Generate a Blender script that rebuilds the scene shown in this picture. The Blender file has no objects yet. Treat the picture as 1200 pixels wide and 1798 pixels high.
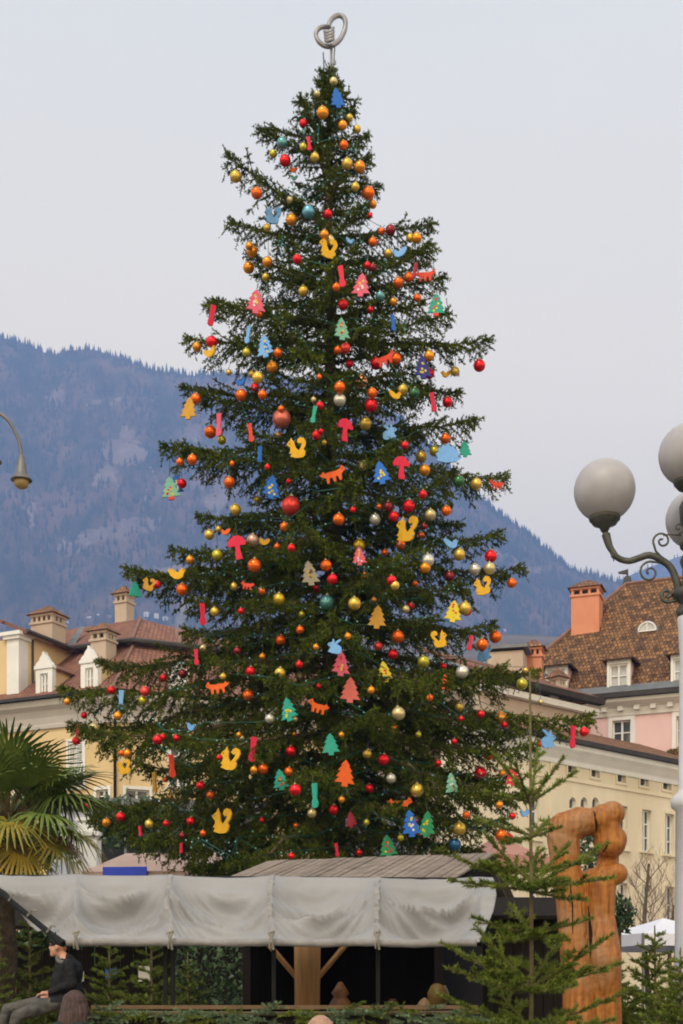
import bpy, bmesh, math, random
import numpy as np
from mathutils import Vector, Matrix
random.seed(7); rng = np.random.default_rng(7)
R = math.radians
SC = bpy.context.scene
COL = SC.collection

# ------------------------------------------------------------------ camera, sky, sun, exposure
F, CX, HY, CAMZ = 2400.0, 600.0, 1765.0, 1.6          # focal length, principal column, horizon row (photo pixels), eye height
cam_d = bpy.data.cameras.new('camera'); cam = bpy.data.objects.new('camera', cam_d); COL.objects.link(cam)
cam.location = (0, 0, CAMZ); cam.rotation_euler = (R(90), 0, 0)
cam_d.sensor_fit = 'VERTICAL'; cam_d.sensor_height = 36.0; cam_d.lens = F / 1798 * 36
cam_d.shift_y = (HY - 899) / 1798; cam_d.clip_start = 0.1; cam_d.clip_end = 30000
SC.camera = cam

SUN_EL, SUN_AZ = 48, -22           # soft light from the upper left, behind the camera
w = bpy.data.worlds.new('World'); SC.world = w; w.use_nodes = True
nt = w.node_tree; nt.nodes.clear()
wo = nt.nodes.new('ShaderNodeOutputWorld'); bg = nt.nodes.new('ShaderNodeBackground')
sky = nt.nodes.new('ShaderNodeTexSky'); sky.sky_type = 'NISHITA'; sky.sun_disc = False
sky.sun_elevation = R(SUN_EL); sky.sun_rotation = R(180 - SUN_AZ); sky.dust_density = 4.0
tc = nt.nodes.new('ShaderNodeTexCoord'); sep = nt.nodes.new('ShaderNodeSeparateXYZ')
ramp = nt.nodes.new('ShaderNodeValToRGB')                 # overcast layer: warm grey low down, cool grey overhead
ramp.color_ramp.elements[0].position = 0.0; ramp.color_ramp.elements[0].color = (20.5, 16.6, 11.0, 1)
ramp.color_ramp.elements[1].position = 0.62; ramp.color_ramp.elements[1].color = (11.7, 11.1, 9.2, 1)
e = ramp.color_ramp.elements.new(0.30); e.color = (19.8, 15.9, 9.8, 1)
noi = nt.nodes.new('ShaderNodeTexNoise'); noi.inputs['Scale'].default_value = 2.2; noi.inputs['Detail'].default_value = 4
mp = nt.nodes.new('ShaderNodeMapping'); mp.inputs['Scale'].default_value = (1, 1, 3)
mr = nt.nodes.new('ShaderNodeMapRange'); mr.inputs['To Min'].default_value = 0.93; mr.inputs['To Max'].default_value = 1.07
mul = nt.nodes.new('ShaderNodeVectorMath'); mul.operation = 'SCALE'
mix = nt.nodes.new('ShaderNodeMix'); mix.data_type = 'RGBA'; mix.inputs['Factor'].default_value = 0.88
L = nt.links.new
L(tc.outputs['Generated'], sep.inputs[0]); L(sep.outputs['Z'], ramp.inputs[0])
L(tc.outputs['Generated'], mp.inputs[0]); L(mp.outputs[0], noi.inputs['Vector']); L(noi.outputs['Fac'], mr.inputs['Value'])
L(ramp.outputs[0], mul.inputs[0]); L(mr.outputs[0], mul.inputs['Scale'])
L(sky.outputs[0], mix.inputs['A']); L(mul.outputs[0], mix.inputs['B'])
L(mix.outputs['Result'], bg.inputs[0]); L(bg.outputs[0], wo.inputs[0]); bg.inputs[1].default_value = 0.108

sl = bpy.data.lights.new('sun', 'SUN'); so = bpy.data.objects.new('sun', sl); COL.objects.link(so)
sl.energy = 1.5; sl.angle = R(14); sl.color = (1.0, 0.97, 0.93)
so.rotation_euler = (R(90 - SUN_EL), 0, R(SUN_AZ)); so.location = (-30, -30, 60)

SC.view_settings.view_transform = 'Standard'; SC.view_settings.look = 'None'
SC.view_settings.exposure = 0.0; SC.view_settings.gamma = 1.0; SC.view_settings.use_curve_mapping = False
SC.cycles.use_denoising = True
try: SC.cycles.denoiser = 'OPENIMAGEDENOISE'
except Exception: pass
SC.cycles.max_bounces = 6; SC.cycles.diffuse_bounces = 3; SC.cycles.glossy_bounces = 3
SC.cycles.transmission_bounces = 4; SC.cycles.volume_bounces = 2; SC.cycles.transparent_max_bounces = 8
SC.cycles.filter_width = 1.9

# ------------------------------------------------------------------ helpers
ORG = {}
def P(px, py, Y):
    """photo pixel + distance -> world point"""
    return Vector(((px - CX) / F * Y, Y, CAMZ + (HY - py) / F * Y))
def to_px(p): return CX + p[0] / p[1] * F, HY - (p[2] - CAMZ) / p[1] * F

class Frame:
    """plan frame: u along a facade, v to the back, z up"""
    def __init__(s, ox=0, oy=0, deg=0):
        a = R(deg); s.o = (ox, oy); s.uh = (math.cos(a), math.sin(a)); s.vh = (-math.sin(a), math.cos(a)); s.deg = deg
    def __call__(s, u, v, z):
        return Vector((s.o[0] + u * s.uh[0] + v * s.vh[0], s.o[1] + u * s.uh[1] + v * s.vh[1], z))
    def u_of(s, px, v=0):
        k = (px - CX) / F
        bx, by = s.o[0] + v * s.vh[0], s.o[1] + v * s.vh[1]
        return (k * by - bx) / (s.uh[0] - k * s.uh[1])
    def uz(s, px, py, v=0):
        u = s.u_of(px, v); y = s(u, v, 0)[1]
        return u, CAMZ + (HY - py) / F * y
ID = Frame()

class MB:
    def __init__(s): s.v = []; s.f = []; s.m = []; s.uv = []; s.has_uv = False
    def face(s, pts, mi=0, uv=None):
        b = len(s.v); s.v += [tuple(p) for p in pts]; s.f.append(tuple(range(b, b + len(pts)))); s.m.append(mi)
        s.uv.append(uv); s.has_uv |= uv is not None
        return s
    def slope(s, pts, mi=0):
        """planar face with UVs in metres: u along the first edge, v up the plane"""
        p = [Vector(q) for q in pts]; a = (p[1] - p[0]).normalized()
        n = a.cross(p[-1] - p[0]).normalized(); b = n.cross(a)
        return s.face(p, mi, [((q - p[0]).dot(a) + p[0].x * .7, (q - p[0]).dot(b)) for q in p])
    def slab(s, pts, th, mi=0, mi2=None):
        """a roof plane with thickness"""
        p = [Vector(q) for q in pts]; n = (p[1] - p[0]).cross(p[-1] - p[0]).normalized()
        if n.z < 0: n = -n
        q = [x - n * th for x in p]; mi2 = mi if mi2 is None else mi2
        s.slope(p, mi); s.face(q[::-1], mi2)
        for i in range(len(p)):
            j = (i + 1) % len(p); s.face([p[i], q[i], q[j], p[j]], mi2)
        return s
    def box(s, fr, u0, u1, v0, v1, z0, z1, mi=0):
        c = [fr(u, v, z) for z in (z0, z1) for v in (v0, v1) for u in (u0, u1)]
        b = len(s.v); s.v += [tuple(x) for x in c]
        for q in ((0, 1, 5, 4), (1, 3, 7, 5), (3, 2, 6, 7), (2, 0, 4, 6), (4, 5, 7, 6), (0, 2, 3, 1)):
            s.f.append(tuple(b + i for i in q)); s.m.append(mi); s.uv.append(None)
        return s
    def tube(s, pts, rad, n=6, mi=0, caps=True):
        pts = [Vector(p) for p in pts]; k = len(pts)
        if not hasattr(rad, '__len__'): rad = [rad] * k
        b = len(s.v); nrm = None
        for i, p in enumerate(pts):
            t = (pts[min(i + 1, k - 1)] - pts[max(i - 1, 0)])
            t = t.normalized() if t.length > 1e-9 else Vector((0, 0, 1))
            if nrm is None: nrm = t.orthogonal().normalized()
            nrm = nrm - t * nrm.dot(t)
            nrm = nrm.normalized() if nrm.length > 1e-6 else t.orthogonal().normalized()
            bn = t.cross(nrm)
            for j in range(n):
                a = 2 * math.pi * j / n
                s.v.append(tuple(p + (nrm * math.cos(a) + bn * math.sin(a)) * rad[i]))
        for i in range(k - 1):
            for j in range(n):
                j2 = (j + 1) % n
                s.f.append((b + i * n + j, b + i * n + j2, b + (i + 1) * n + j2, b + (i + 1) * n + j)); s.m.append(mi); s.uv.append(None)
        if caps:
            s.f.append(tuple(b + j for j in range(n))[::-1]); s.m.append(mi); s.uv.append(None)
            s.f.append(tuple(b + (k - 1) * n + j for j in range(n))); s.m.append(mi); s.uv.append(None)
        return s
    def lathe(s, c, prof, n=16, mi=0):
        b = len(s.v); c = Vector(c)
        for r, z in prof:
            for j in range(n):
                a = 2 * math.pi * j / n
                s.v.append((c.x + r * math.cos(a), c.y + r * math.sin(a), c.z + z))
        for i in range(len(prof) - 1):
            for j in range(n):
                j2 = (j + 1) % n
                s.f.append((b + i * n + j, b + i * n + j2, b + (i + 1) * n + j2, b + (i + 1) * n + j)); s.m.append(mi); s.uv.append(None)
        for i, rev in ((0, True), (len(prof) - 1, False)):
            if prof[i][0] > 1e-4:
                q = tuple(b + i * n + j for j in range(n)); s.f.append(q[::-1] if rev else q); s.m.append(mi); s.uv.append(None)
        return s
    def sphere(s, c, r, nu=16, nv=10, mi=0, sc=(1, 1, 1)):
        prof = [(max(r * math.sin(math.pi * i / nv), 1e-5), -r * math.cos(math.pi * i / nv)) for i in range(nv + 1)]
        b = len(s.v); s.lathe((0, 0, 0), prof, nu, mi)
        s.v[b:] = [(c[0] + x * sc[0], c[1] + y * sc[1], c[2] + z * sc[2]) for x, y, z in s.v[b:]]
        return s
    def prism(s, outline, fn, d0, d1, mi=0):
        """extrude a 2-D outline; fn(x, z, d) -> world"""
        a = [fn(x, z, d0) for x, z in outline]; c = [fn(x, z, d1) for x, z in outline]
        s.face(a, mi); s.face(c[::-1], mi)
        for i in range(len(a)):
            j = (i + 1) % len(a); s.face([a[j], a[i], c[i], c[j]], mi)
        return s
    def build(s, name, mats, parent=None, smooth=False, org=None):
        me = bpy.data.meshes.new(name)
        if parent is not None: o_ = ORG[parent]
        else: o_ = Vector(org) if org is not None else Vector((0, 0, 0))
        me.from_pydata([(x - o_.x, y - o_.y, z - o_.z) for x, y, z in s.v], [], s.f)
        if not isinstance(mats, (list, tuple)): mats = [mats]
        for m in mats: me.materials.append(m)
        if len(mats) > 1: me.polygons.foreach_set('material_index', s.m)
        if s.has_uv:
            ul = me.uv_layers.new(name='UVMap'); i = 0
            for f, uv in zip(s.f, s.uv):
                for k in range(len(f)):
                    if uv is not None: ul.data[i].uv = uv[k]
                    i += 1
        if smooth: me.polygons.foreach_set('use_smooth', [True] * len(me.polygons))
        me.update()
        ob = bpy.data.objects.new(name, me); COL.objects.link(ob)
        if parent is not None: ob.parent = parent
        else: ob.location = o_
        ORG[ob] = o_
        return ob

def empty(name, loc):
    o = bpy.data.objects.new(name, None); COL.objects.link(o); o.location = loc; o.empty_display_size = .2
    ORG[o] = Vector(loc); return o
def tag(o, label=None, cat=None, group=None, kind=None):
    if label: o['label'] = label
    if cat: o['category'] = cat
    if group: o['group'] = group
    if kind: o['kind'] = kind
    return o
def obj_from_mesh(name, me, parent=None, loc=(0, 0, 0)):
    o = bpy.data.objects.new(name, me); COL.objects.link(o); o.location = loc
    if parent is not None: o.parent = parent; ORG[o] = ORG[parent]
    else: ORG[o] = Vector(loc)
    return o

# ------------------------------------------------------------------ materials (procedural)
def mat(name, col, rough=.7, col2=None, scale=4.0, metal=0.0, bump=0.0, bscale=None, detail=5.0, stretch=(1, 1, 1), rand=0.0, spec=.4, thr=(.35, .65), trans=0.0, sss=0.0):
    m = bpy.data.materials.new(name); m.use_nodes = True; t = m.node_tree; b = t.nodes['Principled BSDF']
    b.inputs['Roughness'].default_value = rough; b.inputs['Metallic'].default_value = metal
    b.inputs['Specular IOR Level'].default_value = spec
    if trans: b.inputs['Transmission Weight'].default_value = trans
    if sss: b.inputs['Subsurface Weight'].default_value = sss; b.inputs['Subsurface Radius'].default_value = (.1, .1, .1)
    c = (*col, 1); b.inputs['Base Color'].default_value = c
    out = None
    if col2 is not None or bump:
        tc = t.nodes.new('ShaderNodeTexCoord'); mp = t.nodes.new('ShaderNodeMapping'); mp.inputs['Scale'].default_value = stretch
        t.links.new(tc.outputs['Object'], mp.inputs[0])
    if col2 is not None:
        n = t.nodes.new('ShaderNodeTexNoise'); n.inputs['Scale'].default_value = scale; n.inputs['Detail'].default_value = detail; n.inputs['Roughness'].default_value = .6
        t.links.new(mp.outputs[0], n.inputs['Vector'])
        r = t.nodes.new('ShaderNodeValToRGB'); r.color_ramp.elements[0].position, r.color_ramp.elements[1].position = thr
        r.color_ramp.elements[0].color = c; r.color_ramp.elements[1].color = (*col2, 1)
        t.links.new(n.outputs['Fac'], r.inputs[0]); out = r.outputs[0]
    if rand:
        oi = t.nodes.new('ShaderNodeObjectInfo'); mr = t.nodes.new('ShaderNodeMapRange')
        mr.inputs['To Min'].default_value = 1 - rand; mr.inputs['To Max'].default_value = 1 + rand
        hs = t.nodes.new('ShaderNodeHueSaturation'); t.links.new(oi.outputs['Random'], mr.inputs['Value']); t.links.new(mr.outputs[0], hs.inputs['Value'])
        if out is None: hs.inputs['Color'].default_value = c
        else: t.links.new(out, hs.inputs['Color'])
        out = hs.outputs[0]
    if out is not None: t.links.new(out, b.inputs['Base Color'])
    if bump:
        n2 = t.nodes.new('ShaderNodeTexNoise'); n2.inputs['Scale'].default_value = bscale or scale * 4; n2.inputs['Detail'].default_value = 6
        t.links.new(mp.outputs[0], n2.inputs['Vector'])
        bp = t.nodes.new('ShaderNodeBump'); bp.inputs['Strength'].default_value = bump; bp.inputs['Distance'].default_value = .05
        t.links.new(n2.outputs['Fac'], bp.inputs['Height']); t.links.new(bp.outputs[0], b.inputs['Normal'])
    return m

def tile_mat(name, c1, c2, dark, w=.22, h=.36, blotch=.35):
    """clay roof tiles: UV in metres, one brick cell per tile, rounded by the wave"""
    m = bpy.data.materials.new(name); m.use_nodes = True; t = m.node_tree; b = t.nodes['Principled BSDF']
    b.inputs['Roughness'].default_value = .85; b.inputs['Specular IOR Level'].default_value = .2
    uv = t.nodes.new('ShaderNodeUVMap'); br = t.nodes.new('ShaderNodeTexBrick'); br.offset = .5
    br.inputs['Scale'].default_value = 1; br.inputs['Brick Width'].default_value = w; br.inputs['Row Height'].default_value = h
    br.inputs['Mortar Size'].default_value = .022; br.inputs['Mortar Smooth'].default_value = .6; br.inputs['Bias'].default_value = -.1
    br.inputs['Color1'].default_value = (*c1, 1); br.inputs['Color2'].default_value = (*c2, 1); br.inputs['Mortar'].default_value = (*dark, 1)
    L = t.links.new; L(uv.outputs[0], br.inputs['Vector'])
    n = t.nodes.new('ShaderNodeTexNoise'); n.inputs['Scale'].default_value = 1.6; n.inputs['Detail'].default_value = 8; n.inputs['Roughness'].default_value = .85
    L(uv.outputs[0], n.inputs['Vector'])
    r = t.nodes.new('ShaderNodeValToRGB'); r.color_ramp.elements[0].position = .38; r.color_ramp.elements[1].position = .62
    r.color_ramp.elements[0].color = (blotch, blotch, blotch * 1.1, 1); r.color_ramp.elements[1].color = (1.25, 1.15, 1.0, 1)
    L(n.outputs['Fac'], r.inputs[0])
    mx = t.nodes.new('ShaderNodeMix'); mx.data_type = 'RGBA'; mx.blend_type = 'MULTIPLY'; mx.inputs['Factor'].default_value = .8
    L(br.outputs['Color'], mx.inputs['A']); L(r.outputs[0], mx.inputs['B']); L(mx.outputs['Result'], b.inputs['Base Color'])
    bp = t.nodes.new('ShaderNodeBump'); bp.inputs['Strength'].default_value = .9; bp.inputs['Distance'].default_value = .06; bp.invert = True
    L(br.outputs['Fac'], bp.inputs['Height']); L(bp.outputs[0], b.inputs['Normal'])
    return m

M = {}
M['stone'] = mat('paving', (.20, .19, .18), .85, (.28, .27, .25), 1.5, bump=.3, bscale=8)
M['yellow'] = mat('yellow_plaster', (.60, .43, .215), .9, (.71, .54, .31), .45, stretch=(1, 1, .45), bump=.08, bscale=20)
M['cream'] = mat('cream_plaster', (.65, .555, .40), .9, (.75, .665, .50), .4, stretch=(1, 1, .4), bump=.08, bscale=20)
M['pink'] = mat('pink_plaster', (.68, .45, .44), .9, (.77, .54, .52), .4, stretch=(1, 1, .4), bump=.08, bscale=20)
M['tan'] = mat('tan_plaster', (.42, .33, .26), .9, (.50, .40, .31), .7, bump=.1, bscale=18)
M['orange_plaster'] = mat('orange_plaster', (.58, .22, .12), .9, (.64, .28, .16), .9, bump=.1, bscale=18)
M['white'] = mat('white_paint', (.68, .67, .64), .7, (.76, .75, .72), 1.2)
M['greige'] = mat('greige_plaster', (.42, .38, .34), .9, (.48, .44, .40), .6)
M['glass'] = mat('window_glass', (.05, .055, .06), .08, (.10, .11, .12), .35, spec=.6)
M['curtain'] = mat('curtain', (.42, .42, .40), .8, (.52, .52, .50), 6, stretch=(6, 6, .3))
M['dark_metal'] = mat('dark_gutter', (.035, .033, .035), .6, (.055, .05, .05), 2)
M['lead'] = mat('lead_flashing', (.13, .14, .15), .5, (.18, .19, .20), 1.5, metal=.3)
M['tile_red'] = tile_mat('tile_red', (.30, .15, .11), (.21, .10, .075), (.08, .045, .035), blotch=.62)
M['tile_mix'] = tile_mat('tile_mix', (.34, .18, .085), (.10, .06, .042), (.05, .032, .024), w=.20, h=.31, blotch=.20)
M['ridge'] = mat('ridge_clay', (.24, .13, .09), .85, (.17, .09, .065), 3)
M['tile_brown'] = tile_mat('tile_brown', (.30, .16, .10), (.18, .10, .07), (.06, .04, .03), blotch=.5)
M['shutter'] = mat('shutter_white', (.58, .58, .54), .6, (.66, .66, .62), 2)
M['bark'] = mat('bark', (.075, .055, .032), .95, (.14, .11, .07), 6, bump=.8, bscale=18, stretch=(1, 1, .3))
M['limb'] = mat('limb_bark', (.07, .05, .028), .95, (.12, .09, .05), 9)
M['needle'] = mat('spruce_needles', (.020, .042, .004), .7, (.125, .150, .014), 3.4, rand=.25, spec=.08, detail=6)
M['fir_needle'] = mat('fir_needles', (.070, .110, .014), .55, (.185, .225, .036), 7, rand=.12, spec=.12)
M['fir_blue'] = mat('bluish_fir_needles', (.06, .11, .045), .55, (.22, .30, .17), 8, rand=.15, spec=.35)
M['fir_bark'] = mat('young_fir_bark', (.09, .075, .030), .9, (.15, .12, .055), 12, bump=.3, bscale=40)
M['canvas'] = mat('grey_canvas', (.265, .261, .265), .85, (.30, .296, .30), 1.4, bump=.16, bscale=9, stretch=(1, 1, 1))
M['canvas_roll'] = mat('rolled_canvas', (.29, .28, .275), .85, (.23, .22, .215), 7, bump=.3, bscale=14)
M['strap'] = mat('tie_strap', (.17, .155, .13), .8, (.25, .23, .19), 20)
M['black_metal'] = mat('black_metal', (.006, .007, .006), .6, (.011, .011, .010), 6, spec=.15)
M['plank'] = mat('weathered_plank', (.17, .135, .11), .9, (.26, .21, .175), 5, bump=.4, bscale=12, stretch=(1, 1, 1), rand=.14)
M['timber'] = mat('raw_timber', (.36, .19, .065), .75, (.24, .12, .04), 3.5, bump=.4, bscale=10, stretch=(5, 5, .5))
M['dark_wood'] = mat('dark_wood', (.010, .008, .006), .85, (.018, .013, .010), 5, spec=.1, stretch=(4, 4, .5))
M['counter'] = mat('counter_wood', (.11, .065, .03), .6, (.17, .10, .05), 5, stretch=(1, 5, 5))
M['hut_red'] = mat('reddish_wood', (.22, .085, .045), .8, (.15, .06, .035), 4, stretch=(4, 4, .5))
M['iron'] = mat('wrought_iron', (.055, .058, .052), .45, (.10, .10, .085), 10, metal=.4, bump=.2, bscale=30)
M['post_paint'] = mat('pale_post_paint', (.50, .50, .54), .6, (.58, .58, .61), 3, bump=.05)
M['globe'] = mat('frosted_globe', (.36, .35, .37), .42, (.42, .405, .42), 4.0, spec=.3, sss=.5)
M['brass'] = mat('brass_ring', (.22, .16, .05), .4, metal=.8)
M['lamp_glass'] = mat('amber_lamp_glass', (.30, .20, .07), .3, (.38, .27, .10), 6)
M['lamp_grey'] = mat('lamp_grey_metal', (.14, .135, .13), .5, (.20, .19, .18), 6, metal=.4)
M['silver_tube'] = mat('topper_grey_metal', (.27, .26, .27), .4, (.33, .32, .33), 6, metal=.4)
M['string'] = mat('cord', (.05, .06, .04), .8)

# ------------------------------------------------------------------ ground
def paving_mat():
    m = mat('paved_square', (.17, .16, .15), .85, (.24, .225, .21), .8, bump=.2, bscale=30); t = m.node_tree; b = t.nodes['Principled BSDF']
    tc = t.nodes.new('ShaderNodeTexCoord'); br = t.nodes.new('ShaderNodeTexBrick'); br.inputs['Scale'].default_value = 1
    br.inputs['Brick Width'].default_value = .6; br.inputs['Row Height'].default_value = .4; br.inputs['Mortar Size'].default_value = .012
    br.inputs['Color1'].default_value = (1, 1, 1, 1); br.inputs['Color2'].default_value = (.8, .8, .8, 1); br.inputs['Mortar'].default_value = (.4, .4, .4, 1)
    t.links.new(tc.outputs['Object'], br.inputs['Vector'])
    src = b.inputs['Base Color'].links[0].from_socket
    mx = t.nodes.new('ShaderNodeMix'); mx.data_type = 'RGBA'; mx.blend_type = 'MULTIPLY'; mx.inputs['Factor'].default_value = 1
    t.links.new(src, mx.inputs['A']); t.links.new(br.outputs['Color'], mx.inputs['B']); t.links.new(mx.outputs['Result'], b.inputs['Base Color'])
    return m
g = MB(); g.face([(-6000, -80, 0), (6000, -80, 0), (6000, 6800, 0), (-6000, 6800, 0)])
tag(g.build('ground', mat('valley_ground', (.10, .095, .075), .95, (.14, .13, .10), .02)), kind='structure')
g = MB(); g.face([(-70, -40, .004), (70, -40, .004), (70, 110, .004), (-70, 110, .004)])
tag(g.build('pavement', paving_mat()), kind='structure')

# ------------------------------------------------------------------ mountains
def vnoise(x, y, seed=0):
    """smooth value noise on arrays"""
    xi = np.floor(x).astype(int); yi = np.floor(y).astype(int); xf = x - xi; yf = y - yi
    def h(a, b):
        n = (a * 374761393 + b * 668265263 + seed * 974711) & 0x7fffffff
        n = ((n ^ (n >> 13)) * 1274126177) & 0x7fffffff
        return (n & 0xffff) / 65535.0
    u = xf * xf * (3 - 2 * xf); v = yf * yf * (3 - 2 * yf)
    return (h(xi, yi) * (1 - u) + h(xi + 1, yi) * u) * (1 - v) + (h(xi, yi + 1) * (1 - u) + h(xi + 1, yi + 1) * u) * v
def fbm(x, y, o=5, seed=0):
    s = 0; a = .5
    for i in range(o): s = s + a * (vnoise(x * 2 ** i, y * 2 ** i, seed + i) - .5); a *= .5
    return s
def mountain_mat():
    m = bpy.data.materials.new('mountain_side'); m.use_nodes = True; t = m.node_tree; b = t.nodes['Principled BSDF']
    b.inputs['Roughness'].default_value = 1; b.inputs['Specular IOR Level'].default_value = .05
    tc = t.nodes.new('ShaderNodeTexCoord'); L = t.links.new
    def noise(scale, st, det=7):
        mp = t.nodes.new('ShaderNodeMapping'); mp.inputs['Scale'].default_value = st; L(tc.outputs['Object'], mp.inputs[0])
        n = t.nodes.new('ShaderNodeTexNoise'); n.inputs['Scale'].default_value = scale; n.inputs['Detail'].default_value = det; n.inputs['Roughness'].default_value = .65
        L(mp.outputs[0], n.inputs['Vector']); return n.outputs['Fac']
    def ramp(src, p0, p1, c0, c1):
        r = t.nodes.new('ShaderNodeValToRGB'); r.color_ramp.elements[0].position = p0; r.color_ramp.elements[1].position = p1
        r.color_ramp.elements[0].color = (*c0, 1); r.color_ramp.elements[1].color = (*c1, 1); L(src, r.inputs[0]); return r.outputs[0]
    forest = ramp(noise(.009, (1.6, 1, .55), 10), .36, .62, (.018, .036, .022), (.21, .125, .09))  # green-brown woodland; upright streaks put gully shading into the colour
    rock = ramp(noise(.02, (1, 1, .35), 6), .3, .7, (.13, .09, .075), (.36, .27, .23))
    at = t.nodes.new('ShaderNodeAttribute'); at.attribute_name = 'rock'
    mask_n = t.nodes.new('ShaderNodeMath'); mask_n.operation = 'MULTIPLY_ADD'
    L(noise(.022, (1, 1, .38), 9), mask_n.inputs[0]); mask_n.inputs[1].default_value = 1.5; L(at.outputs['Fac'], mask_n.inputs[2])
    mask = ramp(mask_n.outputs[0], .96, 1.22, (0, 0, 0), (1, 1, 1))
    mx = t.nodes.new('ShaderNodeMix'); mx.data_type = 'RGBA'; L(mask, mx.inputs['Factor']); L(forest, mx.inputs['A']); L(rock, mx.inputs['B'])
    L(mx.outputs['Result'], b.inputs['Base Color'])
    bp = t.nodes.new('ShaderNodeBump'); bp.inputs['Strength'].default_value = 1; bp.inputs['Distance'].default_value = 25
    L(noise(.012, (1, 1, .5), 9), bp.inputs['Height']); L(bp.outputs[0], b.inputs['Normal'])
    return m
MM = mountain_mat()
ROCKS = [(215, 790, 42, 42), (190, 840, 30, 26), (335, 765, 26, 22), (385, 870, 30, 40), (350, 845, 24, 24), (180, 935, 70, 14), (130, 960, 50, 12), (60, 900, 14, 30),
         (240, 920, 40, 10), (930, 1000, 40, 10), (860, 975, 30, 14), (300, 1000, 60, 10), (100, 700, 16, 22), (200, 705, 50, 8)]
def hill(name, ridge, D0, D1, D2, seed, nx=300, ny=110, mtl=None, az=(-1500, 2700), rough=1.0):
    xs = np.linspace(az[0], az[1], nx); rx = [p[0] for p in ridge]; ry = [p[1] for p in ridge]
    top = np.interp(xs, rx, ry); k = (xs - CX) / F
    V = np.zeros((ny, nx, 3)); E = np.zeros((ny, nx))
    nf = int(ny * .8)
    for j in range(ny):
        if j < nf:
            t = j / (nf - 1); D = D0 + (D1 - D0) * t ** .9; g = (1 - (1 - t) ** 1.25)
            D = D + 220 * rough * fbm(xs * .006 + seed, np.full(nx, t * 5.0), 5, seed) * math.sin(math.pi * t)
            el = (HY - top) / F * g
            el = el + rough * .020 * fbm(xs * .02, np.full(nx, t * 14.0), 4, seed + 9) * math.sin(math.pi * t) ** .6
            z = el * D
        else:
            t = (j - nf + 1) / (ny - nf); D = D1 + (D2 - D1) * t; z = (HY - top) / F * D1 * (1 - .75 * t) + 40 * fbm(xs * .01, np.full(nx, t * 6.0), 4, seed + 3)
            el = z / D
        D = np.broadcast_to(D, (nx,))
        V[j, :, 0] = k * D; V[j, :, 1] = D; V[j, :, 2] = z + (CAMZ if j else -1)
        E[j] = HY - el * F
    me = bpy.data.meshes.new(name)
    idx = np.arange(nx * ny).reshape(ny, nx)
    q = np.stack([idx[:-1, :-1], idx[:-1, 1:], idx[1:, 1:], idx[1:, :-1]], -1).reshape(-1, 4)
    me.vertices.add(nx * ny); me.vertices.foreach_set('co', V.reshape(-1).astype(np.float32))
    me.loops.add(q.size); me.loops.foreach_set('vertex_index', q.reshape(-1).astype(np.int32))
    me.polygons.add(len(q)); me.polygons.foreach_set('loop_start', np.arange(0, q.size, 4, dtype=np.int32)); me.polygons.foreach_set('loop_total', np.full(len(q), 4, np.int32))
    me.polygons.foreach_set('use_smooth', np.ones(len(q), bool))
    me.materials.append(mtl or MM)
    rk = np.zeros((ny, nx)); X = np.broadcast_to(xs, (ny, nx))
    for (cx, cy, rx_, ry_) in ROCKS:
        rk = np.maximum(rk, np.clip(1.25 - np.sqrt(((X - cx) / rx_) ** 2 + ((E - cy) / ry_) ** 2), 0, 1))
    a = me.attributes.new('rock', 'FLOAT', 'POINT'); a.data.foreach_set('value', (.5 * rk).reshape(-1).astype(np.float32))
    me.update(calc_edges=True)
    o = obj_from_mesh(name, me); tag(o, kind='structure')
    return V, E, rk
RIDGE = [(-1500, 700), (-700, 560), (-300, 575), (0, 592), (40, 602), (80, 620), (97, 624), (115, 616), (165, 613), (210, 630), (270, 650), (340, 660), (400, 656), (475, 658),
         (560, 680), (685, 722), (720, 748), (760, 785), (810, 842), (850, 882), (900, 918), (950, 957), (1000, 997), (1040, 1012), (1090, 1024), (1160, 1075), (1260, 1180), (1500, 1420), (1900, 1600), (2700, 1680)]
RIDGE2 = [(-1500, 1500), (600, 1350), (900, 1090), (1050, 1035), (1090, 1017), (1130, 1000), (1170, 985), (1200, 975), (1350, 930), (1600, 850), (2000, 780), (2700, 800)]
V1, E1, RK1 = hill('mountain', RIDGE, 1300, 3000, 4600, 3)
V2, E2, RK2 = hill('far_mountain', RIDGE2, 3300, 5000, 6200, 11, nx=160, ny=60)
foot = [(-1500, 1250), (0, 1180), (200, 1150), (420, 1125), (600, 1110), (860, 1112), (960, 1116), (1100, 1125), (1500, 1180), (2700, 1250)]
FM = mat('vineyard_terrace', (.11, .09, .075), 1, (.17, .14, .12), .02, stretch=(.2, 2, 8), bump=.3, bscale=.3)
V3, E3, RK3 = hill('foothill', foot, 620, 1050, 1250, 21, nx=120, ny=40, mtl=FM, rough=.4)

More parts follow.
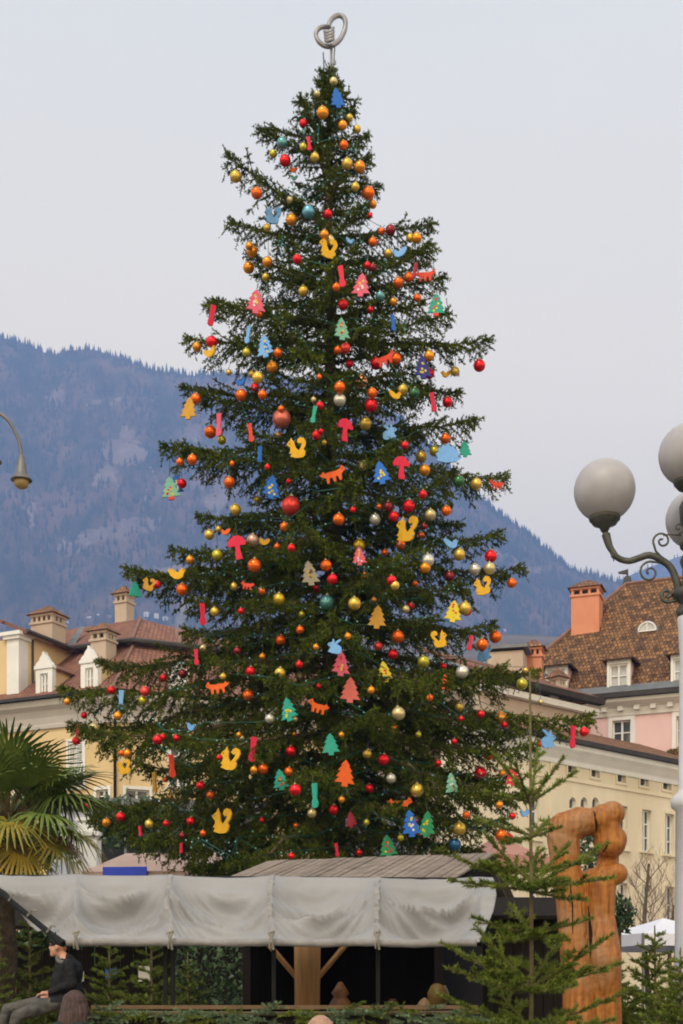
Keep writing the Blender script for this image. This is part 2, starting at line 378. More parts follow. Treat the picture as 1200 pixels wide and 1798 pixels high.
def forest(name, V, RK, n, ridge_n, nf, seed, h=(9, 19)):
    """conifers standing on the mountain, thickest along the skyline"""
    r = np.random.default_rng(seed); ny, nx, _ = V.shape
    j = np.concatenate([(r.random(n) ** .7) * (nf - 6), nf - 1 - r.random(ridge_n) ** 2 * 3]); i = r.random(n + ridge_n) * (nx - 2)
    lo = np.abs(V[nf - 1, :, 0] / V[nf - 1, :, 1]) < .36
    c = np.where(lo)[0]; i = c[0] + i / nx * (c[-1] - c[0])
    j0 = j.astype(int); i0 = i.astype(int); fj = (j - j0)[:, None]; fi = (i - i0)[:, None]
    j1 = np.minimum(j0 + 1, ny - 1); i1 = np.minimum(i0 + 1, nx - 1)
    p = (V[j0, i0] * (1 - fi) + V[j0, i1] * fi) * (1 - fj) + (V[j1, i0] * (1 - fi) + V[j1, i1] * fi) * fj
    keep = RK[j0, i0] < .55; p = p[keep]; m = len(p)
    H = r.uniform(h[0], h[1], m) * (.75 + .5 * r.random(m)); W = H * r.uniform(.16, .24, m); N = 5
    a0 = r.random(m) * 6.28; ang = a0[:, None] + np.arange(N) * 2 * math.pi / N
    ring = np.stack([p[:, None, 0] + W[:, None] * np.cos(ang), p[:, None, 1] + W[:, None] * np.sin(ang), np.broadcast_to(p[:, None, 2] - 2, ang.shape)], -1)
    tip = p + np.stack([np.zeros(m), np.zeros(m), H], -1)
    verts = np.concatenate([ring, tip[:, None]], 1).reshape(-1, 3)
    b = np.arange(m)[:, None, None] * (N + 1); k = np.arange(N)
    tri = np.stack([k, (k + 1) % N, np.full(N, N)], -1)[None] + b
    o = mesh_np(name, verts, tri.reshape(-1, 3), [mat(name + '_green', (.028, .042, .026), 1, (.075, .055, .038), .008, spec=.05)])
    return tag(o, kind='stuff')
def mesh_np(name, verts, tris, mats, parent=None, mi=None, smooth=False):
    me = bpy.data.meshes.new(name); nv, nf = len(verts), len(tris)
    if parent is not None: verts = verts - np.array(ORG[parent])
    me.vertices.add(nv); me.vertices.foreach_set('co', np.ascontiguousarray(verts, dtype=np.float32).reshape(-1))
    me.loops.add(nf * 3); me.loops.foreach_set('vertex_index', np.ascontiguousarray(tris, dtype=np.int32).reshape(-1))
    me.polygons.add(nf); me.polygons.foreach_set('loop_start', np.arange(0, nf * 3, 3, dtype=np.int32)); me.polygons.foreach_set('loop_total', np.full(nf, 3, np.int32))
    if mi is not None: me.polygons.foreach_set('material_index', mi.astype(np.int32))
    if smooth: me.polygons.foreach_set('use_smooth', np.ones(nf, bool))
    for m in mats: me.materials.append(m)
    me.update(calc_edges=True)
    return obj_from_mesh(name, me, parent)
tag(forest('forest', V1, RK1, 16000, 1500, 88, 5), 'dark conifer wood covering the mountain', 'forest')
tag(forest('distant_forest', V2, RK2, 2500, 500, 48, 6, (12, 24)), 'conifer wood on the distant ridge', 'forest')

# a few pale houses at the foot of the slope
for k, (px, py) in enumerate([(118, 1093), (135, 1087), (158, 1083), (172, 1079), (196, 1071), (258, 1077), (275, 1080), (290, 1084), (868, 1104), (885, 1106)]):
    jj = np.unravel_index(np.argmin((CX + V1[:88, :, 0] / V1[:88, :, 1] * F - px) ** 2 + (E1[:88] - py) ** 2), E1[:88].shape); D = float(V1[jj][1])
    c = P(px, py + 2, D); fr = Frame(c.x, c.y, random.uniform(-30, 30)); root = empty('hillside_house', (c.x, c.y, c.z - 8))
    wd = random.uniform(3, 5); hh = random.uniform(2.0, 4)
    MB().box(fr, -wd, wd, -3, 3, c.z - 8, c.z + hh).build('wall', M['white'], root)
    rf = MB(); e = .5
    rf.slab([fr(-wd - e, -3 - e, c.z + hh), fr(wd + e, -3 - e, c.z + hh), fr(wd + e, 0, c.z + hh + 2), fr(-wd - e, 0, c.z + hh + 2)], .2)
    rf.slab([fr(wd + e, 3 + e, c.z + hh), fr(-wd - e, 3 + e, c.z + hh), fr(-wd - e, 0, c.z + hh + 2), fr(wd + e, 0, c.z + hh + 2)], .2)
    rf.build('roof', M['tile_brown'], root)
    tag(root, 'tiny pale house at the foot of the hazy mountain', 'house', 'houses at the foot of the mountain')

# ------------------------------------------------------------------ air
def vol_mat(name, col, dens):
    m = bpy.data.materials.new(name); m.use_nodes = True; t = m.node_tree; t.nodes.clear()
    o = t.nodes.new('ShaderNodeOutputMaterial'); v = t.nodes.new('ShaderNodeVolumePrincipled')
    v.inputs['Color'].default_value = (*col, 1); v.inputs['Density'].default_value = dens; v.inputs['Anisotropy'].default_value = 0.0
    t.links.new(v.outputs[0], o.inputs['Volume']); return m
HAZE = True
if HAZE:
    hz = MB().box(ID, -6500, 6500, -200, 6900, -3, 1640).build('haze', vol_mat('haze_air', (.315, .515, 1.0), .00027))
    tag(hz, 'bluish haze filling the valley air', 'haze', kind='stuff')

# ------------------------------------------------------------------ building helpers
def wall(fr, u0, u1, z0, z1, holes, m, parent, name='wall', v=0.0, reveal=.28, th=.5):
    b = MB(); us = sorted({u0, u1, *[h[0] for h in holes], *[h[1] for h in holes]}); zs = sorted({z0, z1, *[h[2] for h in holes], *[h[3] for h in holes]})
    for i in range(len(us) - 1):
        for j in range(len(zs) - 1):
            uc, zc = (us[i] + us[i + 1]) / 2, (zs[j] + zs[j + 1]) / 2
            if any(h[0] < uc < h[1] and h[2] < zc < h[3] for h in holes): continue
            b.face([fr(us[i], v, zs[j]), fr(us[i + 1], v, zs[j]), fr(us[i + 1], v, zs[j + 1]), fr(us[i], v, zs[j + 1])])
    for a, c, d, e in holes:
        b.face([fr(a, v, d), fr(a, v, e), fr(a, v + reveal, e), fr(a, v + reveal, d)]); b.face([fr(c, v, e), fr(c, v, d), fr(c, v + reveal, d), fr(c, v + reveal, e)])
        b.face([fr(a, v, e), fr(c, v, e), fr(c, v + reveal, e), fr(a, v + reveal, e)]); b.face([fr(c, v, d), fr(a, v, d), fr(a, v + reveal, d), fr(c, v + reveal, d)])
    b.face([fr(u0, v, z0), fr(u0, v + th, z0), fr(u0, v + th, z1), fr(u0, v, z1)]); b.face([fr(u1, v, z0), fr(u1, v, z1), fr(u1, v + th, z1), fr(u1, v + th, z0)])
    b.face([fr(u0, v + th, z0), fr(u1, v + th, z0), fr(u1, v + th, z1), fr(u0, v + th, z1)])
    return b.build(name, m, parent)
def window(fr, a, c, d, e, parent, v=0.0, nx=2, nz=3, trim=.14, trim_m='white', pane='glass', reveal=.2, shutters=False, sill=True, bar=.05, bottom=True):
    """glass pane with its frame, surround and sill"""
    w = MB().box(fr, a - .01, c + .01, v + reveal, v + reveal + .03, d - .01, e + .01).build('window', M[pane], parent)
    f = MB(); y0, y1 = v + reveal - .06, v + reveal - .003; t = .07
    f.box(fr, a, a + t, y0, y1, d, e); f.box(fr, c - t, c, y0, y1, d, e); f.box(fr, a + t, c - t, y0, y1, d, d + t); f.box(fr, a + t, c - t, y0, y1, e - t, e)
    for i in range(1, nx): u = a + (c - a) * i / nx; f.box(fr, u - bar, u + bar, y0 - .004, y1, d + t, e - t)
    for i in range(1, nz): z = d + (e - d) * i / nz; f.box(fr, a + t, c - t, y0 + .006, y1, z - .03, z + .03)
    f.build('frame', M['white'], w)
    if trim:
        s = MB(); T = trim; p = .05
        s.box(fr, a - T, a - .002, v - p, v + .1, d, e); s.box(fr, c + .002, c + T, v - p, v + .1, d, e); s.box(fr, a - T, c + T, v - p - .003, v + .1, e + .002, e + T)
        if bottom: s.box(fr, a - T, c + T, v - p - .002, v + .1, d - T, d - .002)
        s.build('surround', M[trim_m], w)
    if sill: MB().box(fr, a - trim - .06, c + trim + .06, v - .14, v + .1, d - (trim if trim and bottom else 0) - .1, d - (trim if trim and bottom else 0) - .003).build('sill', M[trim_m], w)
    return w
def chimney(c, ang, wd, dp, z0, z1, parent, m='tan', roof='tile_brown', slots=3, cap=None):
    """plastered chimney, slotted head, little tiled roof (all parts of its house)"""
    fr = Frame(c[0], c[1], ang); hw, hd = wd / 2, dp / 2; hh = .38; zr = z1 - .55
    st = MB().box(fr, -hw, hw, -hd, hd, z0, zr - hh).build('chimney', M[m], parent)
    b = MB(); b.box(fr, -hw - .07, hw + .07, -hd - .07, hd + .07, zr - hh - .12, zr - hh - .001)
    n = slots; pw = .14
    for i in range(n + 1):
        u = -hw + (2 * hw - pw) * i / n
        for vv in (-hd, hd - pw): b.box(fr, u, u + pw, vv, vv + pw, zr - hh, zr - .12)
    b.box(fr, -hw - .05, hw + .05, -hd - .05, hd + .05, zr - .12, zr); b.box(fr, -hw + .1, hw - .1, -hd + .25, hd - .25, zr - hh, zr - .12, 1)
    for i in range(3):
        for uu in (-hw, hw - pw): b.box(fr, uu, uu + pw, -hd + pw + (2 * hd - 3 * pw) * i / 2, -hd + 2 * pw + (2 * hd - 3 * pw) * i / 2, zr - hh + .001, zr - .121)
    b.build('chimney_head', [M[m], M['dark_metal']], st)
    r = MB(); e = .2; A = [fr(-hw - e, -hd - e, zr + .002), fr(hw + e, -hd - e, zr + .002), fr(hw + e, hd + e, zr + .002), fr(-hw - e, hd + e, zr + .002)]; k = max(0, hw - hd) + .02
    r0, r1 = fr(-k, 0, z1), fr(k, 0, z1)
    r.slope([A[0], A[1], r1, r0]); r.slope([A[1], A[2], r1]); r.slope([A[2], A[3], r0, r1]); r.slope([A[3], A[0], r0]); r.face(A[::-1])
    r.build('chimney_roof', M[roof], st)
    return st

# ------------------------------------------------------------------ yellow corner house (two facades meeting at an obtuse corner)
FA = Frame(-487 / F * 65, 65, -25)                        # left facade
uc = FA.u_of(203); Cf = FA(uc, 0, 0)
FA = Frame(Cf.x, Cf.y, -25); FB = Frame(Cf.x, Cf.y, 24)   # both measured from the corner
ua = FA.u_of(-260)
HA = empty('yellow_corner_house', (Cf.x, Cf.y, 0))
tag(HA, 'yellow plastered corner house with white gabled dormers and tan chimneys', 'house')
def hole(fr, px0, px1, py0, py1, v=0):
    a, z0 = fr.uz(px0, py1, v); c, _ = fr.uz(px1, py1, v); _, z1 = fr.uz(px0, py0, v); return (a, c, z0, z1)
ze = FA.uz(113, 1228)[1]
shut = hole(FA, 121, 147, 1303, 1380)
holesA = [shut, hole(FA, 28, 56, 1325, 1400), hole(FA, 28, 56, 1500, 1580), hole(FA, 121, 147, 1480, 1560), hole(FA, -70, -42, 1330, 1405), hole(FA, -70, -42, 1500, 1585), hole(FA, 170, 191, 1387, 1420)]
wall(FA, ua, -.001, 0, ze - 1.15, holesA, M['yellow'], HA)
holesB = [hole(FB, 221, 262, 1385, 1450), hole(FB, 300, 330, 1300, 1380), hole(FB, 390, 420, 1310, 1390), hole(FB, 300, 330, 1480, 1560), hole(FB, 460, 488, 1315, 1395)]
wall(FB, .001, 11, 0, ze - 1.15, holesB, M['yellow'], HA)
for h in holesA[1:]: window(FA, *h, HA, nx=2, nz=3, bottom=False)
for h in holesB: window(FB, *h, HA, nx=2, nz=3, bottom=False)
# louvred shutters: the upper half closed, the lower leaves tilted open
wsh = window(FA, *shut, HA, nx=2, nz=1, trim=.12, reveal=.26, pane='glass')
a, c, d, e = shut; mid = d + (e - d) * .5
for k, (u0, u1) in enumerate(((a + .02, (a + c) / 2 - .01), ((a + c) / 2 + .01, c - .02))):
    s = MB()
    for (q0, q1, tilt) in ((mid + .03, e - .03, 0.0), (d + .04, mid - .02, .42)):
        def V_(z): return -.02 - tilt * (q1 - z) / (q1 - q0) * 1.0
        for (x0, x1) in ((u0, u0 + .07), (u1 - .07, u1)):
            s.face([FA(x0, V_(q0), q0), FA(x1, V_(q0), q0), FA(x1, V_(q1), q1), FA(x0, V_(q1), q1)])
        n = 11
        for i in range(n):
            z0 = q0 + (q1 - q0) * i / n; z1 = z0 + (q1 - q0) / n * .7
            s.face([FA(u0 + .07, V_(z0) - .03, z0), FA(u1 - .07, V_(z0) - .03, z0), FA(u1 - .07, V_(z1) + .02, z1), FA(u0 + .07, V_(z1) + .02, z1)])
    s.build('shutter', M['shutter'], wsh)
MB().tube([Vector(Cf) + Vector((0, -.12, 0)), Vector(Cf) + Vector((0, -.12, ze - 1.2))], .07, 8).build('downpipe', M['dark_wood'], HA)
# cove cornice, gutter
def strip(fr, u0, u1, prof, m, name, parent):
    b = MB()
    for (v0, z0), (v1, z1) in zip(prof, prof[1:]):
        b.face([fr(u0, v0, z0), fr(u1, v0, z0), fr(u1, v1, z1), fr(u0, v1, z1)])
    b.face([fr(u1, v, z) for v, z in prof][::-1]); b.face([fr(u0, v, z) for v, z in prof])
    return b.build(name, m, parent)
prof = [(-.04, ze - 1.35), (-.12, ze - 1.33), (-.14, ze - 1.18), (-.10, ze - 1.12), (-.16, ze - .8), (-.30, ze - .5), (-.52, ze - .32), (-.56, ze - .15), (-.56, ze - .05), (.5, ze - .05), (.5, ze - 1.35)]
strip(FA, ua, .1, prof, M['greige'], 'cornice', HA); strip(FB, -.1, 11, prof, M['greige'], 'cornice', HA)
strip(FA, ua, .2, [(-.75, ze - .02), (-.78, ze + .12), (-.55, ze + .12), (-.55, ze - .02)], M['dark_metal'], 'gutter', HA)
# main roof slope up to the raised block behind
cx2 = Cf.x - .06; S_L = FA(-.3, 4.7, ze + 3.6)
C2 = Vector((Cf.x + .12, Cf.y + 5.0, ze + 3.62)); Ceave = Vector((Cf.x, Cf.y - .72, ze + .1))
def along(p, deg, d): return p + Vector((math.cos(R(deg)), math.sin(R(deg)), 0)) * d
rf = MB(); EL = along(Ceave, 155, -ua + 1); RL = along(C2, 155, -ua + 1); ER = along(Ceave, 24, 11.6); RR = along(C2, 24, 11.0)
rf.slope([EL, Ceave, C2, RL]); rf.slope([Ceave, ER, RR, C2]); rf.build('roof', M['tile_red'], HA)
hipm = MB().tube([Ceave + Vector((0, 0, .03)), C2 + Vector((0, 0, .03))], .10, 6).build('hip_ridge', M['ridge'], HA)
# raised block with its own hip roof
Ce = P(230, 1130, 68.8); zc = Ce.z
bl = MB(); C2w = Vector((C2.x, C2.y, 0)); WL = along(C2w, 155, 14); WR = along(C2w, 24, 9)
for p, q in ((WL, C2w), (C2w, WR)): bl.face([p + Vector((0, 0, ze + 1)), q + Vector((0, 0, ze + 1)), q + Vector((0, 0, zc - .05)), p + Vector((0, 0, zc - .05))])
bl.build('attic_wall', M['dark_wood'], HA)
Ce2 = Vector((C2.x, C2.y - .7, zc)); E1_, E2_ = along(Ce2, 155, 13.6), along(Ce2, 24, 9.0)
ap = P(247, 1087, 73.5); apL = along(ap, 155, 13.0); back = along(ap, 24, 5) + Vector((-2, 8, zc - ap.z))
u = MB(); u.slope([E1_, Ce2, ap, apL]); u.slope([Ce2, E2_, ap]); u.slope([E2_, back, ap]); u.slope([back, along(back, 155, 12), apL, ap]); u.build('roof', M['tile_red'], HA)
gt = MB(); gt.tube([E1_, Ce2, E2_], .12, 6); gt.build('gutter', M['dark_metal'], HA)
MB().tube([Ce2 + Vector((0, 0, .05)), ap + Vector((0, 0, .05))], .1, 6).build('hip_ridge', M['ridge'], HA)
# side gable (projecting bay at the left) with pilaster, side wall and roof plane
v0 = .15; up0, up1 = FA.u_of(-140, v0), FA.u_of(36, v0); zt = FA.uz(20, 1112, v0)[1]
wz0 = ze - 1.1
MB().box(FA, up0, up1 - .75, v0, v0 + .4, wz0, zt - .3).build('bay_wall', M['yellow'], HA)
b = MB(); b.box(FA, up1 - .72, up1, v0 - .12, v0 + .6, wz0, zt - .35); b.box(FA, up1 - .85, up1 + .12, v0 - .25, v0 + .7, zt - .345, zt - .18); b.box(FA, up1 - 1.0, up1 + .22, v0 - .35, v0 + .8, zt - .178, zt)
b.build('pilaster', M['white'], HA)
zs_ = FA.uz(60, 1140, 3)[1]
MB().box(FA, up1 - .3, up1 - .02, v0 + .62, 6.2, ze - .5, zs_).build('bay_side_wall', M['yellow'], HA)
MB().tube([FA(up1 + .06, v0 + .9, ze), FA(up1 + .06, v0 + .9, zs_)], .06, 6).build('downpipe', M['dark_metal'], HA)
rb = MB(); q0 = FA(up1 + .5, v0 - .1, zs_); q1 = FA(up1 + .5, 9.5, zs_); zr_ = FA.uz(0, 1083, 3)[1]
rb.slab([q0, q1, FA(up1 - 4.5, 9.5, zr_ + .3), FA(up1 - 4.5, v0 - .1, zr_ + .3)], .15, 0); rb.build('bay_roof', M['tile_red'], HA)
MB().tube([q0, q1], .1, 6).build('gutter', M['dark_metal'], HA)
vt = FA(FA.u_of(121, 7), 7, 0)
vl = MB(); pa, pb = P(122, 1142, 70.4), P(146, 1105, 72.2); dd = Vector((.22, 0, 0)); nn = Vector((0, -.15, .1))
vl.face([pa - dd + nn, pa + dd + nn, pb + dd * .6 + nn, pb - dd * .6 + nn]); vl.build('valley_flashing', M['lead'], HA)
# dormers with curly white gables
def curly(fr, u0, u1, z0, h, v, parent):
    cxu = (u0 + u1) / 2; hw = (u1 - u0) / 2
    pts = [(-1.12, 0), (1.12, 0), (1.12, .18), (.95, .24), (.8, .42), (.55, .52), (.42, .72), (.2, .88), (.12, .95), (.12, 1.1), (-.12, 1.1), (-.12, .95), (-.2, .88), (-.42, .72), (-.55, .52), (-.8, .42), (-.95, .24), (-1.12, .18)]
    MB().prism(pts, lambda x, z, d: fr(cxu + x * hw, v + d, z0 + z * h), 0, .3).build('gable', M['white'], parent)
def dormer(fr, px0, px1, py0, py1, v, depth, parent, style='curly', wallm='yellow', roofm='tile_red', eave=.15, fpy=0):
    u0, z0 = fr.uz(px0, py1, v); u1, _ = fr.uz(px1, py1, v); z1 = fr.uz(px0, py0, v)[1]
    d = MB(); d.box(fr, u0 + .06, u0 + .2, v + .3, v + depth, z0 - .6, z1); d.box(fr, u1 - .2, u1 - .06, v + .3, v + depth, z0 - .6, z1)
    dm = d.build('dormer', M[wallm], parent)
    fw = .26 if style == 'curly' else .13
    f = MB(); f.box(fr, u0, u0 + fw, v, v + .3, z0 - .4, z1); f.box(fr, u1 - fw, u1, v, v + .3, z0 - .4, z1); f.box(fr, u0 + fw, u1 - fw, v + .002, v + .3, z1 - .22, z1); f.box(fr, u0 + fw, u1 - fw, v + .002, v + .3, z0 - .4, z0 + .08)
    f.build('dormer_front', M['white'], dm)
    a, c, b0, b1 = u0 + fw, u1 - fw, z0 + .08, z1 - .22
    g = MB().box(fr, a, c, v + .2, v + .24, b0, b1).build('window', M['curtain'], dm)
    s = MB()
    for q in (a, c - .09): s.box(fr, q, q + .09, v + .1, v + .197, b0, b1)
    s.box(fr, (a + c) / 2 - .05, (a + c) / 2 + .05, v + .09, v + .197, b0, b1)
    for z in (b0, b1 - .09): s.box(fr, a + .09, c - .09, v + .105, v + .197, z, z + .09)
    zz = b0 + (b1 - b0) * .5; s.box(fr, a + .09, c - .09, v + .13, v + .197, zz - .03, zz + .03); s.build('frame', M['white'], dm)
    um = (u0 + u1) / 2; r = MB(); e = eave
    if style == 'curly':
        curly(fr, u0, u1, z1 + .003, (u1 - u0) * .75, v - .06, dm); zt = z1 + (u1 - u0) * .42
        r.slab([fr(u0 - e, v + .26, z1), fr(u0 - e, v + depth + 1.2, z1), fr(um, v + depth + 1.8, zt), fr(um, v + .26, zt)], .08); r.slab([fr(u1 + e, v + depth + 1.2, z1), fr(u1 + e, v + .26, z1), fr(um, v + .26, zt), fr(um, v + depth + 1.8, zt)], .08)
    else:
        zt = z1 + (u1 - u0) * .62; e = .28; vm = v + (u1 - u0) * .75
        r.slab([fr(u0 - e, v - e, z1), fr(u1 + e, v - e, z1), fr(um, vm, zt)], .07)
        r.slab([fr(u1 + e, v - e, z1), fr(u1 + e, v + depth + .8, z1), fr(um, v + depth + 2.0, zt), fr(um, vm, zt)], .07)
        r.slab([fr(u0 - e, v + depth + .8, z1), fr(u0 - e, v - e, z1), fr(um, vm, zt), fr(um, v + depth + 2.0, zt)], .07)
    r.build('dormer_roof', M[roofm], dm)
dormer(FA, 63, 92, 1176, 1222, -.25, 3.6, HA); dormer(FA, 142, 172, 1166, 1214, -.25, 3.8, HA); dormer(FB, 300, 330, 1182, 1222, -.25, 3.6, HA)
chimney(P(85, 1100, 70), -25, 1.35, 1.1, ze + 2, P(85, 1064, 70).z, HA, slots=4); chimney(P(182, 1110, 67.6), -25, .9, .9, ze + 1.6, P(182, 1092, 67.6).z, HA, slots=2)
chimney(P(219, 1060, 74.5), -25, .75, .75, zc, P(219, 1028, 74.5).z, HA, slots=2)
chimney(P(298, 1160, 69.5), 24, .9, .9, ze + 1, P(298, 1146, 69.5).z, HA, slots=2, m='tan')
# thin smoke from a roof flue
sm = MB(); sp = []; fl = P(310, 1150, 70)
for i in range(9): sp.append((fl + Vector((.05 * i + .12 * math.sin(i * 1.1), 0, .35 * i)), .09 + .035 * i))
sm.tube([p for p, r in sp], [r for p, r in sp], 10)
tag(sm.build('smoke', vol_mat('smoke_white', (.95, .95, .97), .35)), 'thin white smoke plume rising from the tiled roof', 'smoke', kind='stuff')
MB().tube([fl - Vector((0, 0, 3.0)), fl + Vector((0, 0, .05))], .13, 8).build('flue', M['lead'], HA)

# ------------------------------------------------------------------ cream house at right, receding
c0 = P(978, 1300, 60); FR = Frame(c0.x, c0.y, 41.6)
HB = empty('cream_house', (c0.x, c0.y, 0)); tag(HB, 'long cream house with a row of small square windows under brown eaves', 'house')
ul, ur = FR.u_of(790), FR.u_of(1330)
zg = FR.uz(978, 1301)[1]
hs = []
for px, py in ((940, 1339), (1004, 1347), (1045, 1354), (1091, 1363), (1131, 1369.5), (1171, 1376), (1210, 1383), (1250, 1390), (870, 1328)):
    hs.append((px, hole(FR, px - 7.5, px + 7.5, py - 10, py + 10)))
hs_small = [h for _, h in hs]
tall = [hole(FR, px - 8, px + 8, py0, py1) for px, py0, py1 in ((938, 1398, 1472), (893, 1392, 1464), (1093, 1414, 1490), (1135, 1421, 1494), (1175, 1428, 1500), (1215, 1434, 1505), (1254, 1441, 1512))]
low = [hole(FR, px - 8, px + 8, py0, py1) for px, py0, py1 in ((1093, 1550, 1612), (1135, 1553, 1618), (1175, 1556, 1620), (938, 1540, 1600), (1215, 1560, 1625))]
arch = [hole(FR, px - 6, px + 6, 1399, 1420) for px in (1006, 1026, 1046)]
wall(FR, ul, ur, 0, zg - .55, hs_small + tall + low + arch, M['cream'], HB)
for h in hs_small: window(FR, *h, HB, nx=1, nz=1, trim=.1, trim_m='cream', sill=False, bottom=True)
for h in tall: window(FR, *h, HB, nx=2, nz=3, trim=.16, trim_m='cream', bottom=False)
for h in low: window(FR, *h, HB, nx=2, nz=2, trim=.14, trim_m='cream', bottom=False)
for h in arch:
    wv = window(FR, *h, HB, nx=1, nz=1, trim=0, sill=False); a, c, d, e = h; b = MB(); um = (a + c) / 2; hw = (c - a) / 2
    for sgn in (-1, 1):
        pts = [(sgn * hw * 1.0, 0)] + [(sgn * hw * math.cos(t), -hw * 1.2 + hw * 1.2 * math.sin(t)) for t in np.linspace(0, math.pi / 2, 7)]
        b.prism(pts, lambda x, z, dd: FR(um + x, dd, e + z + .001), -.004, .18)
    b.build('arch', M['cream'], wv)
strip(FR, ul, ur, [(-.02, zg - 1.0), (-.07, zg - .98), (-.08, zg - .8), (-.1, zg - .75), (-.3, zg - .5), (-.45, zg - .35), (-.45, zg - .12), (.3, zg - .12), (.3, zg - 1.0)], M['white'], 'cornice', HB)
zb = FR.uz(1000, 1360)[1]
strip(FR, ul, ur, [(-.001, zb - .32), (-.06, zb - .3), (-.06, zb - .2), (-.001, zb - .18)], M['cream'], 'string_course', HB)
b = MB(); pu = FR.u_of(972); b.box(FR, pu - .25, pu + .25, -.05, .1, 0, zg - 1.0); b.build('pilaster', M['cream'], HB)
strip(FR, ul, ur, [(-.62, zg - .12), (-.66, zg + .08), (-.46, zg + .08), (-.46, zg - .12)], M['dark_metal'], 'gutter', HB)
rf = MB(); rf.slab([FR(ul, -.6, zg + .05), FR(ur, -.6, zg + .05), FR(ur, 4.2, zg + 1.95), FR(ul, 4.2, zg + 1.95)], .12); rf.build('roof', M['tile_brown'], HB)
MB().box(FR, ul, ur, 4.0, 4.3, zg - 2, zg + 1.75).build('back_wall', M['tan'], HB)

# ------------------------------------------------------------------ tan house squeezed behind it
c1 = P(985, 1222, 67); FT = Frame(c1.x, c1.y, 41.6); HT = empty('tan_house', (c1.x, c1.y, 0)); tag(HT, 'tan rear house wall with dark eaves between the cream and pink houses', 'house')
tl, tr = FT.u_of(840), FT.u_of(1037); zt = FT.uz(985, 1226)[1]
wall(FT, tl, tr, 0, zt - .2, [], M['tan'], HT)
strip(FT, tl, tr + .3, [(-.1, zt - .55), (-.3, zt - .5), (-.35, zt - .22), (-.1, zt - .22)], M['white'], 'cornice', HT)
strip(FT, tl, tr + .5, [(-.5, zt - .0), (-.62, zt + .27), (-.3, zt + .29), (-.1, zt - .0)], M['dark_metal'], 'gutter', HT)
rt = MB(); rt.slab([FT(tl, -.5, zt + .3), FT(tr + .5, -.5, zt + .3), FT(tr - 1.5, 4, zt + 2.3), FT(tl, 4, zt + 2.3)], .12); rt.slab([FT(tr + .5, -.5, zt + .3), FT(tr + .5, 8, zt + .3), FT(tr - 1.5, 4, zt + 2.3)], .12); rt.build('roof', M['tile_red'], HT)
MB().box(FT, tr - .4, tr - .001, .5, 7, 0, zt - .2).build('wall', M['tan'], HT)
chimney(P(980, 1200, 68.2), 41.6, .55, .55, zt, P(980, 1172, 68.2).z, HT, slots=2)
cz = P(937, 1122, 71); chimney(cz, -15, .95, .95, zt + .5, cz.z, HT, m='orange_plaster', slots=3, roof='tile_brown')
q = P(895, 1150, 70); fq = Frame(q.x, q.y, -15); b = MB(); b.box(fq, -1.0, .8, -.8, .8, zt, q.z); b.build('roof_box', M['tan'], HT)
MB().box(fq, -1.3, 1.05, -1, 1, q.z + .12, q.z + .28).build('roof_cap', M['lead'], HT)
MB().tube([fq(-.9, -.7, q.z), fq(-.9, -.7, q.z + .12)], .06, 6).build('cap_post', M['lead'], HT)
q = P(842, 1165, 72); fq = Frame(q.x, q.y, 20); b = MB(); b.slab([fq(-3, -2, q.z - .8), fq(3.2, -2, q.z - .8), fq(3.2, 2, q.z + .7), fq(-3, 2, q.z + .7)], .1); b.build('metal_roof', M['lead'], HT)
MB().box(fq, -2.9, 3.0, -1.7, 1.8, 0, q.z - .95).build('wall', M['tan'], HT)

# ------------------------------------------------------------------ pink house with the big hipped roof
c2 = P(1040, 1228, 72); FP = Frame(c2.x, c2.y, -23); HP = empty('pink_house', (c2.x, c2.y, 0)); tag(HP, 'pink house with a big mottled tiled roof and pink dormers', 'house')
zp = c2.z; pl, pr = FP.u_of(862), FP.u_of(1420)
hp = [hole(FP, 1076, 1108, 1266, 1330), hole(FP, 1188, 1220, 1258, 1330), hole(FP, 1300, 1332, 1252, 1328), hole(FP, 1188, 1220, 1400, 1470)]
wall(FP, pl, pr, 0, zp - .7, hp, M['pink'], HP)
for h in hp: window(FP, *h, HP, nx=2, nz=3, trim=.22, trim_m='white', bottom=False)
strip(FP, pl - .3, pr, [(-.03, zp - 1.05), (-.1, zp - 1.0), (-.12, zp - .62), (-.34, zp - .5), (-.62, zp - .36), (-.62, zp - .18), (.3, zp - .18), (.3, zp - 1.05)], M['white'], 'cornice', HP)
us = np.arange(FP.u_of(1030), FP.u_of(1230), .85)
for uu in us: MB().box(FP, uu, uu + .28, -.36, -.11, zp - .78, zp - .56).build('dentil', M['white'], HP)
strip(FP, pl - .5, pr, [(-.85, zp - .18), (-.9, zp + .05), (-.6, zp + .08), (-.6, zp - .18)], M['dark_metal'], 'gutter', HP)
strip(FP, pl - .3, pr, [(-.8, zp + .09), (-.28, zp + .54), (-.28, zp + .42), (-.6, zp + .0)], M['lead'], 'flashing', HP)
vr = 7.2; ur_, zr = FP.uz(1099, 1026, vr); _, _ = 0, 0
rf = MB(); A = FP(pl - .5, -.7, zp); B = FP(pr, -.7, zp); Cq = FP(pr, vr, zr); D = FP(ur_, vr, zr); Eb = FP(pl - .5, 2 * vr + .7, zp)
rf.slope([A, B, Cq, D]); rf.slope([Eb, A, D]); rf.slope([FP(pr, 2 * vr + .7, zp), Eb, D, Cq]); rf.build('roof', M['tile_mix'], HP)
MB().tube([A, D, Cq], .13, 6).build('ridge_tiles', M['ridge'], HP)
dormer(FP, 1066, 1107, 1160, 1211, -.35, 4.2, HP, 'hip', 'pink', 'tile_mix'); dormer(FP, 957, 996, 1171, 1214, -.35, 4.2, HP, 'hip', 'pink', 'tile_mix'); dormer(FP, 1178, 1221, 1150, 1204, -.35, 4.2, HP, 'hip', 'pink', 'tile_mix')
